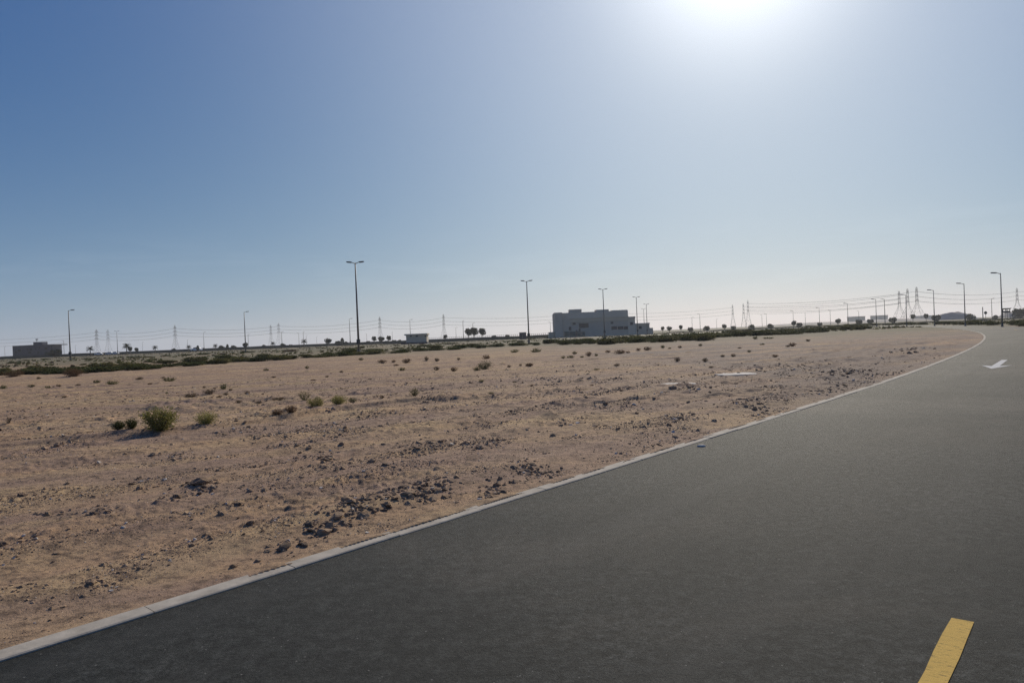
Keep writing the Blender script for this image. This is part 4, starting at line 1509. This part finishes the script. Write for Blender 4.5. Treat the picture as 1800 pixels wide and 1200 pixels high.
# white vehicles far off on the left plain
def car(L_, H_):
    root = empty('parked_car')
    mb = MB()
    prof = [(-.5, .22), (-.5, .55), (-.46, .60), (-.30, .64), (-.18, .98), (.22, 1.0), (.36, .66), (.49, .58), (.5, .3), (.48, .2), (-.48, .2)]
    n = len(prof)
    mb.v = [(x * L_, -.85, z * H_) for x, z in prof] + [(x * L_, .85, z * H_) for x, z in prof]
    mb.f = [tuple(range(n)), tuple(range(2 * n - 1, n - 1, -1))] + [(i, n + i, n + (i + 1) % n, (i + 1) % n) for i in range(n)]
    mb.m = [0] * len(mb.f)
    mb.build('body', WHITE_BODY, root)
    for x in (-.31, .31):
        for y in (-.8, .8):
            mb = MB()
            mb.tube([(x * L_, y - .1, .33), (x * L_, y + .1, .33)], [.33, .33], 12)
            mb.build('wheel', RUBBER, root)
    mb = MB()
    mb.add([(-.24 * L_, -.853, .68 * H_), (.29 * L_, -.853, .68 * H_), (.2 * L_, -.853, .94 * H_), (-.16 * L_, -.853, .94 * H_)], [(0, 1, 2, 3)])
    mb.build('window', GLASSY, root)
    return root


C0 = car(4.4, 1.6)
for i, (px, s_, lab) in enumerate(((174, 1.0, 'white car on the plain below the two leftmost pylons'), (193, 1.0, 'left one of two white cars end to end right of the palm'),
                                   (203, 1.0, 'right one of two white cars end to end right of the palm'), (346, 1.45, 'largest white vehicle on the plain, right of the lone pylon'))):
    o = C0 if i == 0 else copy_tree(C0)
    put(o, foot(px, 393), 393, 0.15, s_ * .9, random.uniform(-.2, .2))
    tag(o, lab, 'car', 'white cars far off on the plain')

# ------------------------------------------------------------------ haze
mb = MB()
mb.box(-4700, 4700, -4700, 4700, -1.3, 62.0)
HZ, nt, b = mat('haze')
nt.nodes.remove(b)
pv = N(nt, 'VolumePrincipled')
pv.inputs['Color'].default_value = (0.92, 0.95, 1.0, 1)
pv.inputs['Density'].default_value = 0.00016
pv.inputs['Anisotropy'].default_value = 0.35
L(nt, pv.outputs[0], nt.nodes['Material Output'].inputs['Volume'])
o = mb.build('haze', HZ)
tag(o, 'thin pale haze over the whole plain', 'haze', kind='stuff')

# ------------------------------------------------------------------ light
SUN_EL, SUN_AZ = 27.76, 18.2
w = bpy.data.worlds.new('World')
sc.world = w
w.use_nodes = True
nt = w.node_tree
bg = nt.nodes['Background']
sky = nt.nodes.new('ShaderNodeTexSky')
sky.sky_type = 'NISHITA'
sky.sun_disc = False
sky.sun_elevation = math.radians(SUN_EL)
sky.sun_rotation = math.radians(SUN_AZ)
sky.air_density = 1.0
sky.dust_density = 0.3
sky.ozone_density = 1.5
sepc = N(nt, 'SeparateColor')
cmb = N(nt, 'CombineColor')
L(nt, sky.outputs[0], sepc.inputs[0])
for i, (g_, t_) in enumerate(((1.072, 0.1697), (0.775, 0.4222), (0.35, 1.45))):
    p1 = N(nt, 'Math', operation='POWER')
    L(nt, sepc.outputs[i], p1.inputs[0])
    p1.inputs[1].default_value = g_
    p2 = N(nt, 'Math', operation='MULTIPLY')
    L(nt, p1.outputs[0], p2.inputs[0])
    p2.inputs[1].default_value = t_
    L(nt, p2.outputs[0], cmb.inputs[i])
tint = cmb.outputs[0]
# bright circumsolar glow of the dusty air
tc = N(nt, 'TexCoord')
dt = N(nt, 'VectorMath', operation='DOT_PRODUCT')
L(nt, tc.outputs['Generated'], dt.inputs[0])
dt.inputs[1].default_value = (math.sin(math.radians(SUN_AZ)) * math.cos(math.radians(SUN_EL)), math.cos(math.radians(SUN_AZ)) * math.cos(math.radians(SUN_EL)), math.sin(math.radians(SUN_EL)))
pw = N(nt, 'Math', operation='POWER')
pw.use_clamp = True
L(nt, dt.outputs['Value'], pw.inputs[0])
pw.inputs[1].default_value = 9.07
gl = mix(nt, pw.outputs[0], (0, 0, 0), (3.3, 3.25, 3.15))
pw2 = N(nt, 'Math', operation='POWER')
L(nt, dt.outputs['Value'], pw2.inputs[0])
pw2.inputs[1].default_value = 130.0
gl2 = mix(nt, pw2.outputs[0], (0, 0, 0), (6.0, 5.9, 5.7))
# pale dusty air thickening toward the horizon, with a few thin cloud streaks in it
sz = N(nt, 'SeparateXYZ')
L(nt, tc.outputs['Generated'], sz.inputs[0])
zc_ = N(nt, 'Math', operation='MAXIMUM')
L(nt, sz.outputs['Z'], zc_.inputs[0])
zc_.inputs[1].default_value = 0.0
zm = N(nt, 'Math', operation='MULTIPLY')
L(nt, zc_.outputs[0], zm.inputs[0])
zm.inputs[1].default_value = -1 / 0.118
ze = N(nt, 'Math', operation='EXPONENT')
L(nt, zm.outputs[0], ze.inputs[0])
hz = mix(nt, ze.outputs[0], (0, 0, 0), (1.20, 1.27, 1.44))
cmap = N(nt, 'Mapping')
cmap.inputs['Scale'].default_value = (5, 5, 46)
L(nt, tc.outputs['Generated'], cmap.inputs['Vector'])
cn = ramp(nt, noise(nt, cmap.outputs[0], 1.0, 6, 0.6, 0.3), [(0.50, BLK), (0.75, WHT)])
cb = ramp(nt, sz.outputs['Z'], [(0.035, BLK), (0.06, WHT), (0.09, WHT), (0.15, BLK)])
cl_ = mix(nt, 1.0, mix(nt, 1.0, cn, cb, 'MULTIPLY'), (0.32, 0.31, 0.29), 'MULTIPLY')
tot = mix(nt, 1.0, mix(nt, 1.0, tint, gl, 'ADD'), gl2, 'ADD')
tot = mix(nt, 1.0, mix(nt, 1.0, tot, hz, 'ADD'), cl_, 'ADD')
L(nt, tot, bg.inputs[0])
bg.inputs[1].default_value = 0.12

ld = bpy.data.lights.new('sun', 'SUN')
ld.energy = 3.9
ld.angle = math.radians(0.55)
ld.color = (1.0, 0.90, 0.74)
sun = bpy.data.objects.new('sun', ld)
COL.objects.link(sun)
d = Vector((math.sin(math.radians(SUN_AZ)) * math.cos(math.radians(SUN_EL)), math.cos(math.radians(SUN_AZ)) * math.cos(math.radians(SUN_EL)), math.sin(math.radians(SUN_EL))))
sun.rotation_euler = d.to_track_quat('Z', 'Y').to_euler()

# ------------------------------------------------------------------ render settings
sc.render.engine = 'CYCLES'
sc.view_settings.view_transform = 'Standard'
sc.view_settings.look = 'None'
sc.view_settings.exposure = 0.0
sc.view_settings.gamma = 1.0
sc.cycles.use_denoising = True
sc.cycles.denoiser = 'OPENIMAGEDENOISE'
sc.cycles.denoising_input_passes = 'RGB_ALBEDO_NORMAL'
sc.cycles.denoising_prefilter = 'NONE'
sc.cycles.max_bounces = 4
sc.cycles.diffuse_bounces = 2
sc.cycles.glossy_bounces = 2
sc.cycles.transmission_bounces = 2
sc.cycles.volume_bounces = 0
sc.cycles.sample_clamp_indirect = 4.0
